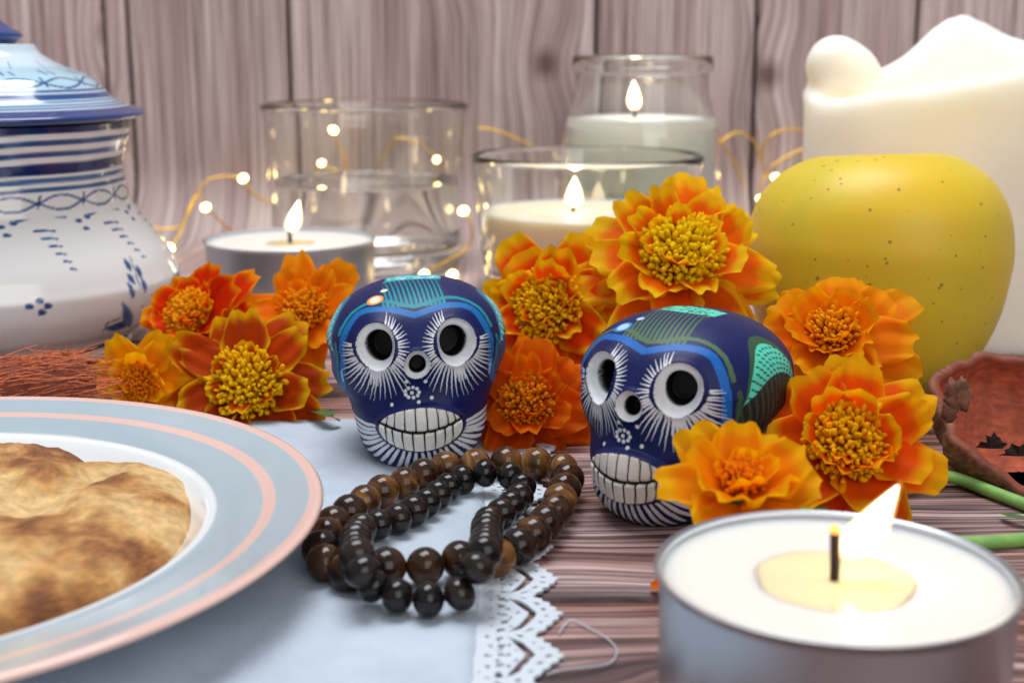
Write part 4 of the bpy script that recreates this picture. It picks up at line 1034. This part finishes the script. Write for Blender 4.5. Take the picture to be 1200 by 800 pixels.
black = [(437, 686, 3.6), (469, 699, 3.1), (505, 702, 3.1), (538, 696, 3.4), (553, 674, 5.8), (566, 652, 7.6), (570, 630, 5.0), (572, 612, 3.2), (584, 604, 3), (596, 594, 3), (607, 584, 3), (613, 573, 3.2), (606, 562, 3.6), (594, 556, 4.2), (566, 554, 4.2), (545, 560, 3.2), (525, 570, 3), (510, 582, 3), (492, 594, 3), (475, 603, 3), (458, 611, 3), (442, 615, 3.2), (424, 619, 3.8), (416, 636, 5.5), (420, 656, 7.6), (426, 672, 6.0)]
bracelet('bracelet', 'bracelet of smaller glossy black beads lying across the brown one', black, 2.3, 0.86, M['onyx'])

# ================================================================== dried pod and husks
def pod():
    c = at(1206, 490, 216)
    t = thing('dried_pod', 'split dried seed pod with red-orange hollow lying by the apple', 'seed pod', (c[0], c[1], c[2]))
    rot = np.array(frame_from((0.10, -0.64, 0.76), 0.0).to_matrix())
    na, nr = 150, 34
    th = np.arange(na)*2*math.pi/na
    V = []; n1 = 0
    irr = 1+0.05*np.sin(3*th+0.8)+0.035*np.sin(7*th+2)+0.02*np.sin(15*th)
    def bowl(scale, depth, i0):
        out = []
        for i in range(nr):
            q = i/(nr-1); ph = q*math.pi/2
            for j in range(na):
                r = scale*math.sin(ph)**0.86*irr[j]
                wr = 0.12*math.sin(17*th[j]+3*q+2*math.sin(3*th[j]))*(1 if i0 else 0.0)+0.5*nz((math.cos(th[j])*2, math.sin(th[j])*2, q*2), 1.1, 4)
                x, y = (r+wr)*math.cos(th[j])*1.12, (r+wr)*math.sin(th[j])*0.98
                z = -depth*math.cos(ph)**0.8+1.3*math.sin(2*th[j]+0.6)*q**3+1.8*q**4*math.exp(-((th[j]-2.4)/0.5)**2)
                out.append((x, y, z))
        return np.array(out)
    A = bowl(14.4, 11.5, True); B = bowl(12.9, 9.6, False)[::-1].reshape(nr, na, 3)[:, ::-1].reshape(-1, 3)
    # keep columns in step after the reversal
    B = bowl(12.9, 9.6, False).reshape(nr, na, 3)[::-1].reshape(-1, 3)
    V = np.vstack([A, B]); V = V@rot.T
    F = grid_faces(2*nr, na, True)
    V[:, 2] = np.maximum(V[:, 2], -c[2]+0.15)
    zz_ = np.tile(th, 2*nr); lay = np.repeat(np.arange(2*nr), na)
    rnd = np.random.RandomState(3); stn = rnd.rand(2*na)
    g = np.array([nz((p[0]*0.25+0.4*p[2], p[1]*2.2, p[2]*2.6), 1.0, 2) for p in V])
    out_c = lin(158, 112, 78)*np.clip(0.75+0.9*g, 0.3, 1.25)[:, None]
    in_c = lin(196, 92, 58)*np.clip(0.85+0.45*g, 0.45, 1.15)[:, None]
    rimm = np.exp(-((lay-nr+0.5)/2.2)**2)[:, None]
    col = np.where((lay < nr)[:, None], out_c, in_c); col = col*(1-rimm*0.6)+lin(120, 52, 36)*rimm*0.6
    mt = vcol('dried_pod', rough=0.7, bump=0.5, bscale=700, var=0.4)
    build('shell', V, F, mt, t, col=np.clip(col, 0.01, 0.9))
    scar = simple('scar_brown', lin(112, 70, 52), 0.8, var=0.5, vscale=500, bump=0.8, bscale=900)
    dk = simple('dark_membrane', lin(44, 26, 22), 0.85, var=0.4)
    for k, (px, py, h, w_) in enumerate(((1162, 524, 2.6, 2.6), (1196, 533, 2.2, 3.4))):
        p = at(px, py, 209.0)-c; m_ = 11; V = [p+np.array([0, 0.6, -0.4])]
        for i in range(m_+1):
            a = math.pi*i/m_; r_ = (1.0 if i % 2 else 0.72)*random.uniform(0.75, 1.15)
            V.append(p+np.array([w_*r_*math.cos(a), random.uniform(-.3, .6), h*r_*math.sin(a)-0.2]))
        build('membrane_shard', V, [(0, i+1, i+2) for i in range(m_)], dk, t, smooth=False)
    # shrivelled stalk scar on the side
    for k in range(6):
        p0 = at(1112+random.uniform(0, 16), 462+random.uniform(-6, 22), 207.5)-c; V, F = sphere(1.0, 16, 11, (random.uniform(.8, 1.5), 0.9, random.uniform(1.0, 2.4)))
        V = [np.array(v)*(1+0.45*nz(v, 1.5, k*3.1))+p0 for v in V]; build('stalk_scar', V, F, scar, t)
pod()
def fibre_husk(name, label, P, r, col_t, col_b, nf, seed):
    rnd = random.Random(seed); c = np.array(P[0]); t = thing(name, label, 'husk', tuple(c))
    C = catmull([np.array(p)-c for p in P], 10); n = len(C)
    V, F = tube(C, r*np.interp(np.linspace(0, 1, n), [0, .15, .6, .9, 1], [0.7, .95, 1, 0.9, 0.62]), 28)
    V = np.array(V); nzv = np.array([nz(p, 0.5, seed) for p in V]); V = V*(1+0.0*nzv[:, None])+nzv[:, None]*0.9
    V[:, 2] = np.maximum(V[:, 2], -c[2]+0.1)
    cc = col_b*(0.8+0.5*nzv[:, None]); build('core', V, F, vcol(name+'_core', rough=0.85, bump=0.6, bscale=700, var=0.4), t, col=np.clip(cc, 0.01, 0.9))
    Vs = []; Fs = []; Cs = []
    T = np.gradient(C, axis=0); T /= np.linalg.norm(T, axis=1)[:, None]
    for k in range(nf):
        i = int(rnd.random()**0.8*(n-3))+1; a = rnd.uniform(0, 2*math.pi)
        up = np.array([0, 0, 1.0]); sd = np.cross(T[i], up); sd /= np.linalg.norm(sd); up2 = np.cross(sd, T[i])
        rad = math.cos(a)*sd+math.sin(a)*up2
        rr = r*rnd.uniform(0.85, 1.02); p = C[i]+rad*rr; Ln = rnd.uniform(3, 9); dirn = T[i]*rnd.choice((1, 1, -1))+rad*rnd.uniform(0.0, 0.12)+np.array([rnd.uniform(-.18, .18) for _ in range(3)])
        if rnd.random() < 0.07: dirn = rad+T[i]*0.3; Ln *= 0.35
        pts = [p, p+dirn*Ln*0.5+np.array([rnd.uniform(-.4, .4) for _ in range(3)]), p+dirn*Ln+rad*rnd.uniform(-1.2, .6)]
        pts = catmull(pts, 3)
        for q in pts: q[2] = max(q[2], -c[2]+0.2)
        b = len(Vs); Vt, Ft = tube(pts, np.linspace(0.13, 0.05, len(pts)), 3, cap=False)
        Vs += [tuple(v) for v in Vt]; Fs += [tuple(x+b for x in f) for f in Ft]
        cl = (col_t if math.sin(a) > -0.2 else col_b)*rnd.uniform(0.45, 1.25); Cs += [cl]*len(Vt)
    o = build('fibres', Vs, Fs, vcol(name+'_fibre', rough=0.7), t, col=np.clip(np.array(Cs), 0.005, 0.95)); o['kind'] = 'stuff'
P = [ground(-60, 470, 6.5), ground(-10, 466, 6.6), ground(40, 460, 7.5), ground(72, 456, 7.5), ground(86, 456, 6.8)]
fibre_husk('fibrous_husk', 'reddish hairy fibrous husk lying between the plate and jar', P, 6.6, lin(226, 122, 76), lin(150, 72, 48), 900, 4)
P = [ground(-22, 440, 8), ground(-8, 436, 9.5), ground(4, 434, 9)]
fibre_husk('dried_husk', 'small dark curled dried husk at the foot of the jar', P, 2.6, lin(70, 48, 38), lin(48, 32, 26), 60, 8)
P = [ground(1186, 440, 3.0), ground(1200, 436, 4.5), ground(1218, 440, 3.2)]
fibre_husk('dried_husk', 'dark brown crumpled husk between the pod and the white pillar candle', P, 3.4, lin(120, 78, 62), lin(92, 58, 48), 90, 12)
